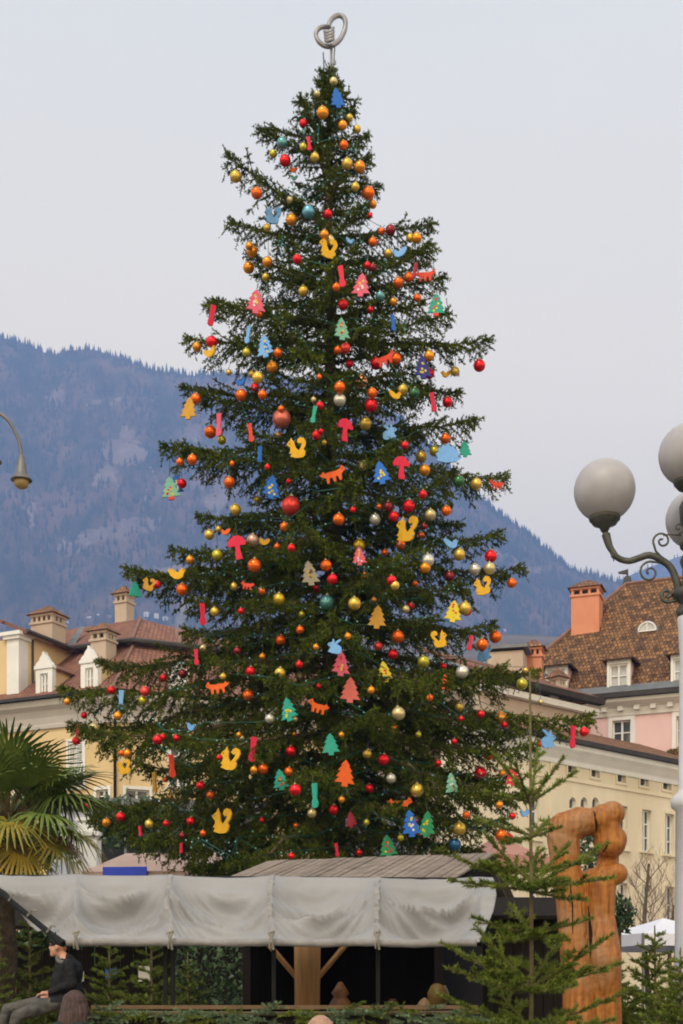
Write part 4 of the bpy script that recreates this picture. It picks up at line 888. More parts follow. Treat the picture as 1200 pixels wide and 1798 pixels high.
def figure(px, py, size, kind, col, dots=None, yaw=None, roll=None, foot=None, flip=False):
    wide = kind in ('fox', 'hedgehog', 'bird'); s_px = size
    c, a = hang(px, py, size * .5); s = size / F * c.y; yw = R(random.uniform(-42, 42)) if yaw is None else R(yaw); rl = R(random.uniform(-12, 12)) if roll is None else R(roll)
    c.y -= .04
    ca, sa = math.cos(yw), math.sin(yw); cr, sr = math.cos(rl), math.sin(rl); fx = -1 if flip else 1
    def fn(x, z, d):
        x *= fx; x, z = x * cr - z * sr, x * sr + z * cr
        return (c.x + (x * ca) * s - d * sa, c.y + (x * sa) * s + d * ca, c.z + z * s)
    name = {'tree': 'plywood_tree', 'bell': 'plywood_bell', 'mushroom': 'plywood_mushroom'}.get(kind, 'plywood_' + kind)
    o = MB().prism(OUT[kind], fn, -.020, .014).build(name, FM_[col], None, org=c)
    r = np.random.default_rng(int(px * 7 + py))
    dtxt = ''
    if dots:
        for k in range(7):
            for _ in range(30):
                x, z = r.uniform(-.28, .28), r.uniform(-.3, .35)
                if abs(x) < .30 * (.5 - z) * .75: break
            d = MB(); d.prism([(x + .055 * math.cos(q), z + .055 * math.sin(q)) for q in np.linspace(0, 2 * math.pi, 7)[:-1]], fn, -.026, -.0205); d.build('painted_dot', FM_[dots if k % 3 else 'lemon'], o)
        dtxt = f' dotted with {FW.get(dots, dots)}'
    if foot:
        d = MB(); d.prism([(-.13, -.51), (.13, -.51), (.13, -.37), (-.13, -.37)], fn, -.026, .018); d.build('foot', FM_[foot], o); dtxt += f' with {FW.get(foot, foot)} foot'
    EY = {'squirrel': (-.36, .20), 'fox': (.40, .12), 'rabbit': (-.36, .08), 'bird': (-.38, .12), 'hedgehog': (-.40, -.06)}
    if kind in EY: x, z = EY[kind]; MB().prism([(x + .035 * math.cos(q), z + .035 * math.sin(q)) for q in np.linspace(0, 2 * math.pi, 7)[:-1]], fn, -.026, -.0205).build('eye', FM_['brown'], o)
    topz = max(z for _, z in OUT[kind]); tx = [x for x, z in OUT[kind] if z == topz][0]
    MB().tube([fn(tx * .9, topz * .9, 0), a], .006, 3, caps=False).build('hanging_cord', M['string'], o)
    pl = place(c).replace('near the bough tips in the ', 'at bough tips, ').replace('close to the trunk in the ', 'near trunk, ')[:-5]; cw = FW.get(col, col); sz = 'big' if size > 36 else 'small' if size < 27 else ''
    tag(o, ' '.join(f'{sz} {cw} plywood {kind}{dtxt} {pl} spruce tier'.split()), 'cutout', f'{cw} plywood {kind} cutouts on the big spruce')
FIG = '''592 175 34 tree blue;543 255 25 stocking red;516 300 16 bird orange;517 314 14 bird mint;480 380 30 squirrel lightblue;702 445 27 bird lightblue;577 438 36 squirrel yellow;615 425 16 bird lightblue;600 488 38 stocking red
635 503 40 tree pink white;729 478 26 stocking maroon;747 485 38 fox redorange;766 538 38 tree teal red redorange;450 532 42 tree pink white;372 556 38 stocking red;690 569 28 stocking blue;600 580 38 tree mint red;370 620 30 bird yellow
436 590 30 stocking lightblue;466 610 40 tree lightblue blue;424 672 22 bird blue;676 632 42 fox redorange;742 647 40 tree navy lemon;783 658 20 bird yellow;694 695 24 bird yellow;760 708 34 stocking red;333 719 38 tree amber;552 730 30 stocking teal
385 748 40 stocking pink;440 762 32 stocking redorange;606 757 40 mushroom red;522 788 36 squirrel yellow;684 760 28 rabbit lightblue;787 800 48 hedgehog lightblue;816 790 28 tree teal;585 835 48 fox orange;669 832 40 tree blue lemon;705 823 40 mushroom red
457 800 28 stocking blue;300 859 40 tree mint red redorange;311 889 34 tree blue white;477 857 42 tree blue lemon;397 935 18 bird orange;418 963 42 mushroom red;464 952 22 bird yellow;312 1008 34 bird yellow;262 1027 24 squirrel amber;238 1038 30 bell teal
436 1029 26 fox redorange;357 1080 38 stocking red;544 1008 42 tree beige brown;631 978 32 tree pink white;345 1155 28 stocking red;706 915 22 bird blue;715 930 44 squirrel yellow;792 955 30 bird lightblue;848 1030 32 squirrel yellow
796 1075 38 tree lemon red;663 1085 40 tree amber;771 1123 30 squirrel yellow;826 1130 26 stocking red;872 852 30 fox redorange;589 1136 28 rabbit lightblue;383 1207 42 fox orange;213 1231 36 stocking lightblue;138 1283 22 stocking maroon;337 1277 22 bird lightblue
507 1247 42 tree teal lemon;560 1242 42 fox orange;445 1317 44 stocking red;405 1333 40 squirrel yellow;493 1370 36 tree teal red;553 1398 44 stocking teal;219 1347 26 squirrel yellow;303 1346 40 stocking redorange;273 1375 38 stocking amber
391 1442 44 squirrel yellow;247 1460 18 stocking red;319 1490 18 stocking red;581 1308 38 tree teal;599 1167 42 tree pink red;615 1213 44 tree salmon;675 1181 36 tree lemon red;782 1200 30 fox orange;892 1185 32 rabbit lightblue;606 1359 46 tree orange
793 1378 38 tree mint white;702 1412 46 fox orange;900 1364 34 tree red yellow;721 1447 46 tree blue white;750 1448 44 tree green lemon;681 1487 40 tree green red;617 1440 28 tree maroon;921 1428 22 bird lightblue;962 1298 34 rabbit lightblue
1005 1295 40 stocking red;592 1493 24 stocking red'''
for row in FIG.replace('\n', ';').split(';'):
    q = row.split(); figure(float(q[0]), float(q[1]), float(q[2]), q[3], q[4], q[5] if len(q) > 5 else None, foot=q[6] if len(q) > 6 else None, flip=random.random() < .45, roll=-75 if q[:2] == ['782', '1200'] else None)

# fairy lights: cable laid over the boughs, tiny teal-white bulbs
r = np.random.default_rng(55)
CABLE = mat('light_cable', (.015, .10, .08), .5); BULB = mat('light_bulb', (.30, .46, .45), .15, (.06, .34, .30), 30, spec=.7)
TIPS = [o for o in range(0)]
for s_i in range(12):
    y0 = 190 + s_i * 112; pts = []
    for j in range(46):
        f = j / 45; yy = y0 + 105 * f * .9 + r.normal() * 10; rr = rad_at(yy) * TPX * .86; xx = ax_px(yy) + rr * math.sin(f * math.pi * 3.0 + s_i) * 1.0 + r.normal() * 6
        d = (AP[:, 0] - xx) ** 2 + (AP[:, 1] - yy) ** 2 + (ANCH[:, 1] - (TY - 2.4)) ** 2 * 90; i = int(np.argmin(d)); pts.append(Vector(ANCH[i]) + Vector((0, -.05, .04)))
    e = empty('light_string', pts[0]); MB().tube(pts, .008, 3, caps=False).build('cable', CABLE, e)
    b = MB(); 
    for a_, b_ in zip(pts, pts[1:]):
        n = int(min(3, max(1, (b_ - a_).length / .6)))
        for k in range(n):
            c = a_.lerp(b_, (k + .5) / n) + Vector((r.normal() * .05, -.06 + r.normal() * .03, r.normal() * .05)); b.sphere(c, .017, 6, 4)
    o = b.build('bulbs', BULB, e); o['kind'] = 'stuff'
    tag(e, ['topmost', 'second', 'third', 'fourth', 'fifth', 'sixth', 'seventh', 'eighth', 'ninth', 'tenth', 'eleventh', 'lowest'][s_i] + ' teal fairy light string counted down from the spruce tip', 'fairy lights', 'fairy light strings on the big spruce')

# heart-shaped topper: two linked bent tubes with finger rungs, on a mast with stays
def smooth_path(pts, n=8):
    pts = [Vector(p) for p in pts]; out = []
    for i in range(len(pts) - 1):
        p0, p1, p2, p3 = pts[max(i - 1, 0)], pts[i], pts[i + 1], pts[min(i + 2, len(pts) - 1)]
        for k in range(n):
            t = k / n; out.append(.5 * ((2 * p1) + (p2 - p0) * t + (2 * p0 - 5 * p1 + 4 * p2 - p3) * t * t + (3 * p1 - p0 - 3 * p2 + p3) * t ** 3))
    return out + [pts[-1]]
b0 = P(583, 150, TY); TOP = empty('heart_topper', b0)
tag(TOP, 'grey heart-shaped metal topper with finger rungs on the spruce tip', 'tree topper')
def hp_(x, y, d=0): return P(x, y, TY - d)
MB().tube(smooth_path([hp_(577, 47, .15), hp_(580, 38, .12), hp_(587, 30, .06), hp_(596, 27, 0), hp_(604, 31, 0), hp_(607, 41, 0), hp_(605, 54, 0), hp_(598, 68, .03), hp_(590, 76, .08), hp_(583, 80, .12)]), .05, 8).build('right_loop', M['silver_tube'], TOP, smooth=True)
MB().tube(smooth_path([hp_(580, 48, -.05), hp_(571, 47, 0), hp_(562, 49, .04), hp_(556, 56, .06), hp_(556, 65, .06), hp_(561, 74, .06), hp_(569, 80, .04), hp_(578, 82, .0), hp_(584, 80, -.04)]), .045, 8).build('left_loop', M['silver_tube'], TOP, smooth=True)
for k in range(4): MB().tube(smooth_path([hp_(570 + k * .6, 55 + k * 5.2, .05), hp_(576, 57 + k * 5.2, .12), hp_(582, 53.5 + k * 5.4, .14), hp_(586, 49 + k * 6.5, .08)], 5), [.030 + .008 * math.sin(i / 15 * math.pi) for i in range(16)], 8).build('finger', M['silver_tube'], TOP, smooth=True)
MB().tube([hp_(582, 80), hp_(582, 150)], .028, 8).build('mast', M['silver_tube'], TOP)
for (xa, ya, xb, yb) in ((568, 92, 570, 150), (588, 82, 586, 118), (586, 118, 590, 135)): MB().tube([hp_(xa, ya, .1), hp_(xb, yb, .1)], .014, 5).build('stay', M['iron'], TOP)

# ------------------------------------------------------------------ kiosks and tents in the middle distance
def pavilion(name, px, py_top, py_eave, Y, hw, label, mroof, group=None, ang=0, wallm='white'):
    t = P(px, py_top, Y); e = P(px, py_eave, Y); fr = Frame(t.x, t.y, ang); root = empty(name, (t.x, t.y, 0))
    r = MB(); A = [fr(-hw, -hw, e.z), fr(hw, -hw, e.z), fr(hw, hw, e.z), fr(-hw, hw, e.z)]
    for i in range(4):
        a, b = A[i], A[(i + 1) % 4]; n = 6
        for k in range(n):       # sagging cloth
            f0, f1 = k / n, (k + 1) / n; g = lambda f: f - .10 * math.sin(math.pi * f)
            def q(p, f): s = p.lerp(Vector((t.x, t.y, p.z)), f); s.z = e.z + (t.z - e.z) * g(f) * (1 if f else 1); return s
            r.face([q(a, f0), q(b, f0), q(b, f1), q(a, f1)])
        r.face([a, b, b - Vector((0, 0, .28)), a - Vector((0, 0, .28))])
    r.build('cloth_roof', mroof, root)
    for a in A: MB().tube([Vector((a.x, a.y, 0)), a], .035, 6).build('pole', M['lamp_grey'], root)
    tag(root, label, 'tent', group); return root
CW = mat('white_tent_cloth', (.66, .66, .74), .8, (.72, .72, .78), 1.2); CP = mat('dusty_pink_cloth', (.36, .25, .21), .85, (.42, .30, .25), 1.0); CR = mat('salmon_cloth', (.52, .24, .19), .85, (.58, .30, .24), 1.0)
pavilion('market_tent', 1165, 1612, 1646, 34, 1.6, 'white peaked market tent behind the carved sculpture', CW, None, 20)
pavilion('market_tent', 1260, 1606, 1650, 38, 2.2, 'broad white market tent beside the lamp post', CW, None, 10)
pavilion('market_tent', 876, 1466, 1508, 33, .95, 'salmon peaked tent roof behind the wooden hut', CR, None, 30)
# pinkish awning roof with a blue sign at left
tb = P(240, 1532, 31); fr = Frame(tb.x, tb.y, -6); ks = empty('pink_kiosk', (tb.x, tb.y, 0)); ztk = P(240, 1484, 31).z; zk = tb.z
r = MB(); ul_, uu_ = fr.u_of(150), fr.u_of(420); r.slab([fr(ul_, -.3, zk), fr(uu_ + 1, -.3, zk), fr(uu_ - .1, 1.6, ztk), fr(fr.u_of(222, 1.6), 1.6, ztk)], .06); r.build('cloth_roof', CP, ks)
MB().box(fr, ul_ + .3, uu_, .1, 1.9, 0, zk - .1).build('wall', M['dark_wood'], ks)
MB().box(fr, fr.u_of(181, -.4), fr.u_of(258, -.4), -.42, -.36, P(200, 1560, 31).z, P(200, 1525, 31).z).build('blue_sign', mat('sign_blue', (.01, .04, .42), .5, (.015, .05, .48), 4), ks)
MB().box(fr, ul_ + .1, uu_ + .9, -.34, -.31, zk - .3, zk - .065).build('valance', CP, ks)
tag(ks, 'dusty pink cloth-roofed kiosk with a bright blue sign', 'kiosk')
# flat grey canopy against the yellow house
tb = P(170, 1400, 56); fr = Frame(tb.x, tb.y, 12); gk = empty('flat_grey_canopy', (tb.x, tb.y, 0)); u1 = fr.u_of(470)
MB().box(fr, -.4, u1, 0, 4, tb.z - .45, tb.z).build('roof_slab', M['lead'], gk); MB().box(fr, -.2, u1 - .2, .3, .5, 0, tb.z - .46).build('glazing', mat('dark_glazing', (.02, .022, .025), .2, (.03, .03, .032), 1), gk)
for k in range(6): MB().tube([fr(-.2 + (u1 - .2) * k / 5, .15, 0), fr(-.2 + (u1 - .2) * k / 5, .15, tb.z - .45)], .06, 6).build('post', M['lead'], gk)
tag(gk, 'flat grey canopy over dark glazing against the yellow house', 'canopy')
# white stone pillar with a glazed booth
tb = P(155, 1470, 40); fr = Frame(tb.x, tb.y, -4); b = MB(); zt_ = P(155, 1437, 40).z
b.box(fr, -.32, .32, -.3, .3, 0, tb.z); b.box(fr, -.42, .42, -.4, .4, tb.z + .001, tb.z + .12); b.box(fr, -.24, .24, -.22, .22, tb.z + .121, zt_ - .1); b.box(fr, -.3, .3, -.28, .28, zt_ - .099, zt_)
tag(b.build('stone_pillar', M['white'], None, org=(tb.x, tb.y, 0)), 'white moulded stone pillar beyond the palm', 'pillar')
tb = P(128, 1490, 42); fr = Frame(tb.x, tb.y, 6); bt = empty('glass_booth', (tb.x, tb.y, 0)); zb_ = P(128, 1420, 42).z
MB().box(fr, -.75, .6, 0, 1.4, 0, zb_).build('panes', mat('pale_booth_glass', (.36, .38, .50), .25, (.48, .50, .60), 1.5), bt)
b = MB(); 
for u_ in (-.78, -.12, .58): b.box(fr, u_, u_ + .05, -.04, -.002, 0, zb_)
b.box(fr, -.78, .63, -.043, -.001, zb_ - .08, zb_); b.build('frame', M['lead'], bt); MB().box(fr, -.9, .75, -.15, 1.55, zb_ + .002, zb_ + .1).build('roof', M['lead'], bt)
tag(bt, 'pale glass booth with grey frame behind the palm fronds', 'booth')

# ------------------------------------------------------------------ bare winter tree and evergreen shrub at right
def bare_tree(px, py_top, Y, label, seed, n0=9):
    r = random.Random(seed); b = P(px, HY, Y); top = P(px, py_top, Y).z; root = empty('bare_tree', (b.x, b.y, 0)); t = MB(); br = MB()
    H = top; axis = [Vector((b.x + .08 * math.sin(k * .9), b.y, H * .9 * k / 8)) for k in range(9)]; t.tube(axis, [.11 * (1 - k / 9) + .02 for k in range(9)], 7)
    def grow(p, d, l, rad, lev):
        pts = [p]; q = p.copy(); dd = d.copy()
        for _ in range(4): dd = (dd + Vector((r.uniform(-.22, .22), r.uniform(-.22, .22), r.uniform(.0, .25)))).normalized(); q = q + dd * l / 4; pts.append(q.copy())
        br.tube(pts, [rad * (1 - .17 * i) for i in range(5)], 4 if lev else 5, caps=False)
        if lev < 4:
            for _ in range(4 if lev < 2 else 2):
                i = r.randint(1, 4); nd = (dd + Vector((r.uniform(-1, 1), r.uniform(-1, 1), r.uniform(-.2, .7)))).normalized(); grow(pts[i], nd, l * r.uniform(.45, .7), rad * .5, lev + 1)
    for k in range(n0):
        f = .42 + .55 * k / n0; p = axis[0].lerp(axis[-1], f); a = k * 2.4 + r.uniform(-.3, .3); grow(p, Vector((math.cos(a), math.sin(a), .75)).normalized(), H * .30 * (1.25 - f), .020, 0)
    t.build('trunk', M['limb'], root); o = br.build('twigs', mat('twig_brown', (.13, .085, .06), .9, (.20, .13, .10), 5), root); o['kind'] = 'stuff'
    tag(root, label, 'tree')
bare_tree(1136, 1478, 40, 'bare leafless tree in front of the cream house', 5, 20)
bare_tree(1180, 1560, 44, 'small bare tree beside the lamp post', 8, 8)
def bush(name, c, rad, n, size, m, label, seed, cat='bush'):
    v, t = leafballs(n, c, rad, size, seed); root = empty(name, (c[0], c[1], 0)); o = mesh_np('foliage', v, t, [m], root); o['kind'] = 'stuff'
    MB().tube([(c[0], c[1], 0), (c[0], c[1], c[2])], .04, 6).build('stem', M['limb'], root); tag(root, label, cat); return root
LEAF = mat('laurel_leaf', (.02, .045, .012), .5, (.05, .09, .025), 4)
bush('laurel_bush', P(1088, 1606, 28), (.33, .33, .40), 500, .12, LEAF, 'dark round laurel bush behind the carved sculpture', 2)
bush('laurel_bush', P(1035, 1490, 45), (.8, .8, .9), 500, .2, LEAF, 'pale-leaved bush seen through the hole of the sculpture', 4)
bush('laurel_bush', P(20, 1470, 38), (1.6, 1.2, 1.3), 900, .25, LEAF, 'dark evergreen bush behind the palm trunk', 6)
bush('laurel_bush', P(225, 1445, 52), (2.2, 1.0, 1.1), 900, .25, LEAF, 'clipped dark hedge under the flat grey canopy', 7)

# ------------------------------------------------------------------ street lamp at left
def gooseneck(root, ang, base):
    fr = Frame(base.x, base.y, ang); zt = P(0, 722, 22).z; z1 = P(0, 812, 22).z; x1 = 1.05
    pts = [fr(0, 0, zt - 1.1), fr(.05, 0, zt - .7), fr(.25, 0, zt - .2), fr(.55, 0, zt), fr(.82, 0, zt - .13), fr(x1 - .05, 0, zt - .45), fr(x1, 0, z1 + .1)]
    arm = MB().tube(smooth_path(pts), .028, 8).build('arm', M['lamp_grey'], root, smooth=True)
    c = fr(x1, 0, z1); sh = MB().lathe(c, [(.03, .12), (.05, .10), (.06, .02), (.075, -.02), (.085, -.14), (.12, -.22), (.17, -.275), (.175, -.29), (.10, -.285)], 20).build('lamp_shade', M['lamp_grey'], root, smooth=True)
    MB().lathe(c, [(.115, -.28), (.12, -.34), (.10, -.39), (.05, -.42), (.001, -.43)], 16).build('lamp_glass', M['lamp_glass'], sh, smooth=True)
lb = P(38, 840, 22); base = Vector((lb.x - 1.05, lb.y, 0)); SLP = empty('street_lamp', base)
zt = P(0, 722, 22).z
MB().lathe(base, [(.16, 0), (.16, .3), (.11, .5), (.08, 1.0), (.06, zt - .6), (.03, zt + .2)], 12).build('post', M['lamp_grey'], SLP, smooth=True)
gooseneck(SLP, 0, base); gooseneck(SLP, -45, base); gooseneck(SLP, 160, base)
tag(SLP, 'grey gooseneck street lamp with bell shades and amber glass', 'street lamp')

# ------------------------------------------------------------------ globe lamp post at right
LY = 12.0; lx = P(1211, 900, LY).x; LB = Vector((lx, LY, 0)); GL = empty('globe_lamp_post', LB); tag(GL, 'ornate lamp post with frosted globes and scrolled iron arms', 'lamp post')
def lz(py): return P(0, py, LY).z
MB().lathe(LB, [(.20, 0), (.20, .5), (.16, .6), (.125, lz(1640)), (.12, lz(1424)), (.155, lz(1418)), (.165, lz(1408)), (.15, lz(1400)), (.11, lz(1392)), (.095, lz(1385)), (.085, lz(1150)), (.10, lz(1100)), (.105, lz(1085)), (.09, lz(1075))], 20).build('post', M['post_paint'], GL, smooth=True)
MB().lathe(LB, [(.10, lz(1086)), (.12, lz(1072)), (.07, lz(1060)), (.13, lz(1052)), (.15, lz(1044)), (.14, lz(1036)), (.07, lz(1030)), (.06, lz(1000)), (.085, lz(985)), (.05, lz(970)), (.045, lz(930)), (.08, lz(915)), (.09, lz(890)), (.04, lz(870)), (.035, lz(858))], 16).build('iron_column', M['iron'], GL, smooth=True)
def globe(parent, c, r):
    h = MB().lathe(c, [(.03, -r - .30 * r * 1.2), (.05, -r - .2 * r), (.10 * r / .26, -r - .12 * r), (.42 * r, -r * 1.06), (.50 * r, -r * .98), (.52 * r, -r * .90), (.50 * r, -r * .86)], 18).build('globe_holder', M['iron'], parent, smooth=True)
    MB().lathe(c, [(.50 * r, -r * .875), (.515 * r, -r * .86), (.50 * r, -r * .845)], 18).build('collar', M['brass'], h, smooth=True)
    MB().sphere(c, r, 32, 22).build('globe', M['globe'], parent, smooth=True)
GR = 53.5 / F * LY
c_top = P(1211, 798, LY); globe(GL, c_top, GR)
def lamp_arm(ang):
    fr = Frame(LB.x, LB.y, ang); L0 = abs(P(1062, 0, LY).x - LB.x)
    def q(px, py, v=0): return fr((1211 - px) / F * LY, v, lz(py))     # arm drawn outward along +u
    MB().tube(smooth_path([q(1192, 1040), q(1188, 1020), q(1178, 997), q(1160, 982), q(1140, 975), q(1122, 980), q(1104, 985), q(1086, 980), q(1076, 968), q(1068, 952), q(1063, 935)]), [.034] * 8 + list(np.linspace(.034, .026, 73)), 8).build('arm', M['iron'], GL, smooth=True)
    MB().tube(smooth_path([q(1078, 985), q(1076, 970), q(1070, 958), q(1064, 938)]), [.006] * 4 + list(np.linspace(.02, .04, 21)), 7).build('leaf_sheath', M['iron'], GL, smooth=True)
    def spiral(c, r0, a0, turns, sgn=1, n=26):
        return [q(c[0] + r0 * (1 - .86 * k / n) * math.cos(a0 + sgn * turns * 2 * math.pi * k / n), c[1] + r0 * (1 - .86 * k / n) * math.sin(a0 + sgn * turns * 2 * math.pi * k / n)) for k in range(n + 1)]
    MB().tube([q(1168, 985), q(1152, 968)] + spiral((1163, 950), 16, math.pi * .95, 1.35), .010, 6).build('scroll', M['iron'], GL, smooth=True)
    MB().tube([q(1180, 1000), q(1160, 988), q(1142, 986)] + spiral((1141, 1005), 19, -math.pi * .5, 1.4, -1), .010, 6).build('scroll', M['iron'], GL, smooth=True)
    MB().tube([q(1165, 940), q(1178, 938), q(1196, 940)] + spiral((1192, 927), 10, math.pi * .5, 1.2, -1), .008, 6).build('scroll', M['iron'], GL, smooth=True)
    MB().tube([q(1200, 1044), q(1185, 1056)] + spiral((1172, 1045), 13, math.pi * .3, 1.3), .016, 6).build('scroll', M['iron'], GL, smooth=True)
    globe(GL, q(1062, 861), GR)
lamp_arm(180); lamp_arm(72); lamp_arm(-52)

# ------------------------------------------------------------------ fan palm at left
PY_ = 17.0; pc = P(14, 1425, PY_); PALM = empty('fan_palm', (pc.x, pc.y, 0)); tag(PALM, 'fan palm with yellowing fronds behind the grey awning', 'palm tree')
tk = MB(); n = 26; tk.tube([(pc.x + .02 * math.sin(i), pc.y, pc.z * i / n) for i in range(n + 1)], [.10 + .014 * (i % 2) for i in range(n + 1)], 10); tk.build('trunk', mat('palm_fibre', (.028, .02, .012), .95, (.07, .05, .03), 10, bump=1, bscale=30), PALM)
def palm_mat(name, c, tipc):
    return mat(name, c, .5, tipc, 2.2, spec=.35, rand=.12)
PM = [palm_mat('palm_green', (.06, .11, .02), (.16, .205, .04)), palm_mat('palm_yellowing', (.09, .12, .02), (.36, .25, .03)), palm_mat('palm_dead', (.16, .09, .035), (.24, .15, .06))]
def frond(hub, face_az, pitch, size, m, seed, droop=.3, nb=34, span=150):
    """fan of folded blades round a hub; the fan lies in the plane spanned by out-direction and side"""
    r = random.Random(seed); out = Vector((math.cos(face_az) * math.cos(pitch), math.sin(face_az) * math.cos(pitch), math.sin(pitch))); side = out.cross(Vector((0, 0, 1))).normalized(); nn = side.cross(out)
    h = pc + out * hub; b = MB(); b.tube(smooth_path([pc - Vector((0, 0, .15)), pc + out * hub * .5 + Vector((0, 0, .05)), h], 4), [.022] * 5 + [.014] * 4, 5)
    st = b.build('frond', M['fir_bark'], PALM); f = MB()
    for k in range(nb):
        a = R(-span + 2 * span * k / (nb - 1)); d = out * math.cos(a) + side * math.sin(a); L_ = size * (.78 + .22 * math.cos(a * .6)) * r.uniform(.9, 1.05); e = d.cross(nn); wv = .021 * size / .55
        p0 = h; seg = []
        for t in (0, .3, .6, .85, 1): seg.append((h + d * L_ * t + nn * .12 * size * math.sin(math.pi * t) - Vector((0, 0, 1)) * droop * L_ * t * t * r.uniform(.7, 1.3) * (.4 if t < .6 else 1), wv * (.35 + 1.1 * t if t < .45 else (1.15 - t) * 1.5)))
        for (q0, w0), (q1, w1) in zip(seg, seg[1:]):
            up = nn * .35
            f.face([q0 - e * w0, q0 + up * w0, q1 + up * w1, q1 - e * w1]); f.face([q0 + up * w0, q0 + e * w0, q1 + e * w1, q1 + up * w1])
    o = f.build('blades', m, st)
FR_ = [(.55, -1.2, .9, .62, 0), (.5, -.5, .75, .66, 0), (.55, -2.3, .95, .6, 0), (.5, .2, .55, .66, 0), (.55, -1.6, .55, .64, 0), (.6, -.9, .35, .64, 0), (.65, -.1, .15, .6, 0), (.7, .0, -.35, .5, 1), (.65, -.7, -.2, .56, 0), (.72, -.35, -.62, .52, 1), (.6, -1.3, -.35, .55, 1), (.7, -1.9, -.3, .55, 0),
       (.6, -2.6, .1, .6, 0), (.6, 3.0, .5, .6, 0), (.6, 1.5, .6, .6, 0), (.6, .9, .3, .6, 0), (.65, 2.3, .2, .6, 0), (.62, -1.0, -.85, .5, 1), (.6, .5, -.5, .5, 2), (.6, -2.2, -.7, .5, 2), (.55, -1.5, 1.25, .55, 0), (.6, 1.9, -.2, .55, 0), (.66, -.05, .38, .62, 0), (.55, -1.75, -.9, .5, 2)]
for i, (hub, az_, pt, sz, mi) in enumerate(FR_): frond(hub * 1.12, az_, pt, sz * 1.14, PM[mi], i, droop=.12 if pt > .3 else .35)

# ------------------------------------------------------------------ young firs
def bough_shoots(base, tip, r, side=.42, gap=.075, curve=.06):
    base = np.array(base); tip = np.array(tip); ax = tip - base; Ln = np.linalg.norm(ax); d0 = unit(ax); SB, SD, SL = [], [], []
    n = max(3, int(Ln / .12)); ts = np.linspace(0, 1, n + 1); C = base + ax * ts[:, None] + UP * (curve * Ln * (ts ** 2 - ts))[:, None]
    for a, b in zip(C, C[1:]): SB.append(a); SD.append(unit(b - a)); SL.append(np.linalg.norm(b - a) * 1.05)
    S = unit(np.cross(d0, UP)); m = int(Ln * .86 / gap)
    twigs = []
    for i in range(m):
        t = .14 + .84 * (i + r.uniform(-.2, .2)) / m; p = base + ax * t + UP * (curve * Ln * (t * t - t))
        l = (side * Ln * (1 - t) + .05) * r.uniform(.7, 1.1); s = 1 if i % 2 else -1
        d = unit(d0 * .72 + S * s * .66 + UP * r.uniform(-.15, .42)); SB.append(p); SD.append(d); SL.append(l); twigs.append((p, p + d * l))
        if l > .16:
            for q in (.4, .7):
                for s2 in (-1, 1): SB.append(p + d * l * q); SD.append(unit(d * .75 + np.cross(d, UP) * s2 * .65)); SL.append(l * .38)
    return C, np.array(SB), np.array(SD), np.array(SL), twigs
def fir(px, py_top, Y, branches, label, seed, m='fir_needle', nl=.024, nw=.0028, per_m=420, trunk_r=.022, side=.42, shoot_top=.5, name='young_fir'):
    r = np.random.default_rng(seed); c = P(px, HY, Y); top = P(px, py_top, Y); root = empty(name, (c.x, c.y, 0)); H = top.z
    MB().tube([(c.x, c.y, -.02), (c.x + .01, c.y, H * .5), (c.x, c.y, H)], [trunk_r * 1.5, trunk_r, .006], 8).build('trunk', M['fir_bark'], root, smooth=True)
    for (yb, xt, yt, dy) in branches:
        b = P(px, yb, Y); t = P(xt, yt, Y + dy); C, SB, SD, SL, tw = bough_shoots(b, t, r, side * (.55 if (yb < 1500 and Y < 10) else 1))
        wd = MB(); wd.tube(C, np.linspace(.010, .004, len(C)), 5, caps=False)
        for p, q in tw: wd.tube([p, q], [.004, .002], 3, caps=False)
        br = wd.build('branch', M['fir_bark'], root); vs = []
        for k in range(len(SB)):
            nn = max(5, int(SL[k] * per_m)); vs.append(needles(SB[k:k + 1], SD[k:k + 1], SL[k:k + 1], nn, nl, nw, r, (.55, .95), upbias=.25))
        v = np.concatenate(vs); o = mesh_np('needles', v, np.arange(len(v)).reshape(-1, 3), [M[m]], br); o['kind'] = 'stuff'
    # needles on the leader
    Lb = np.array([[c.x, c.y, H - shoot_top]]); v = needles(Lb, np.array([[0, 0, 1.]]), np.array([shoot_top]), int(shoot_top * per_m * .35), nl * .6, nw, r, (.4, .8)); o = mesh_np('leader_needles', v, np.arange(len(v)).reshape(-1, 3), [M[m]], root); o['kind'] = 'stuff'
    tag(root, label, 'fir tree'); return root
# the big young fir in front of the sculpture
FB_ = [(1405, 990, 1330, -.1), (1408, 1012, 1354, .15), (1402, 868, 1322, .1), (1406, 852, 1392, -.2), (1404, 945, 1318, .35), (1410, 905, 1340, -.35),
       (1470, 985, 1452, -.1), (1466, 835, 1436, .1), (1472, 965, 1437, .4), (1470, 880, 1480, -.4),
       (1555, 770, 1492, .05), (1562, 790, 1545, -.25), (1558, 1078, 1540, -.15), (1556, 1068, 1480, .15), (1548, 850, 1462, .3), (1562, 905, 1548, -.6), (1562, 985, 1545, -.6), (1552, 1000, 1480, .4), (1548, 945, 1490, .5), (1565, 1030, 1580, -.45),
       (1640, 830, 1610, -.2), (1640, 1040, 1612, .1), (1645, 880, 1650, -.5), (1645, 990, 1648, -.45), (1636, 900, 1590, .4),
       (1735, 775, 1655, .0), (1738, 785, 1700, -.3), (1735, 1075, 1640, .05), (1738, 1095, 1690, -.25), (1732, 835, 1625, .3), (1740, 850, 1725, -.6), (1740, 1010, 1730, -.6), (1730, 985, 1640, .4),
       (1810, 770, 1745, 0), (1815, 790, 1790, -.3), (1810, 1100, 1740, 0), (1815, 1080, 1790, -.4), (1820, 870, 1790, -.6), (1820, 985, 1790, -.6), (1805, 860, 1720, .35)]
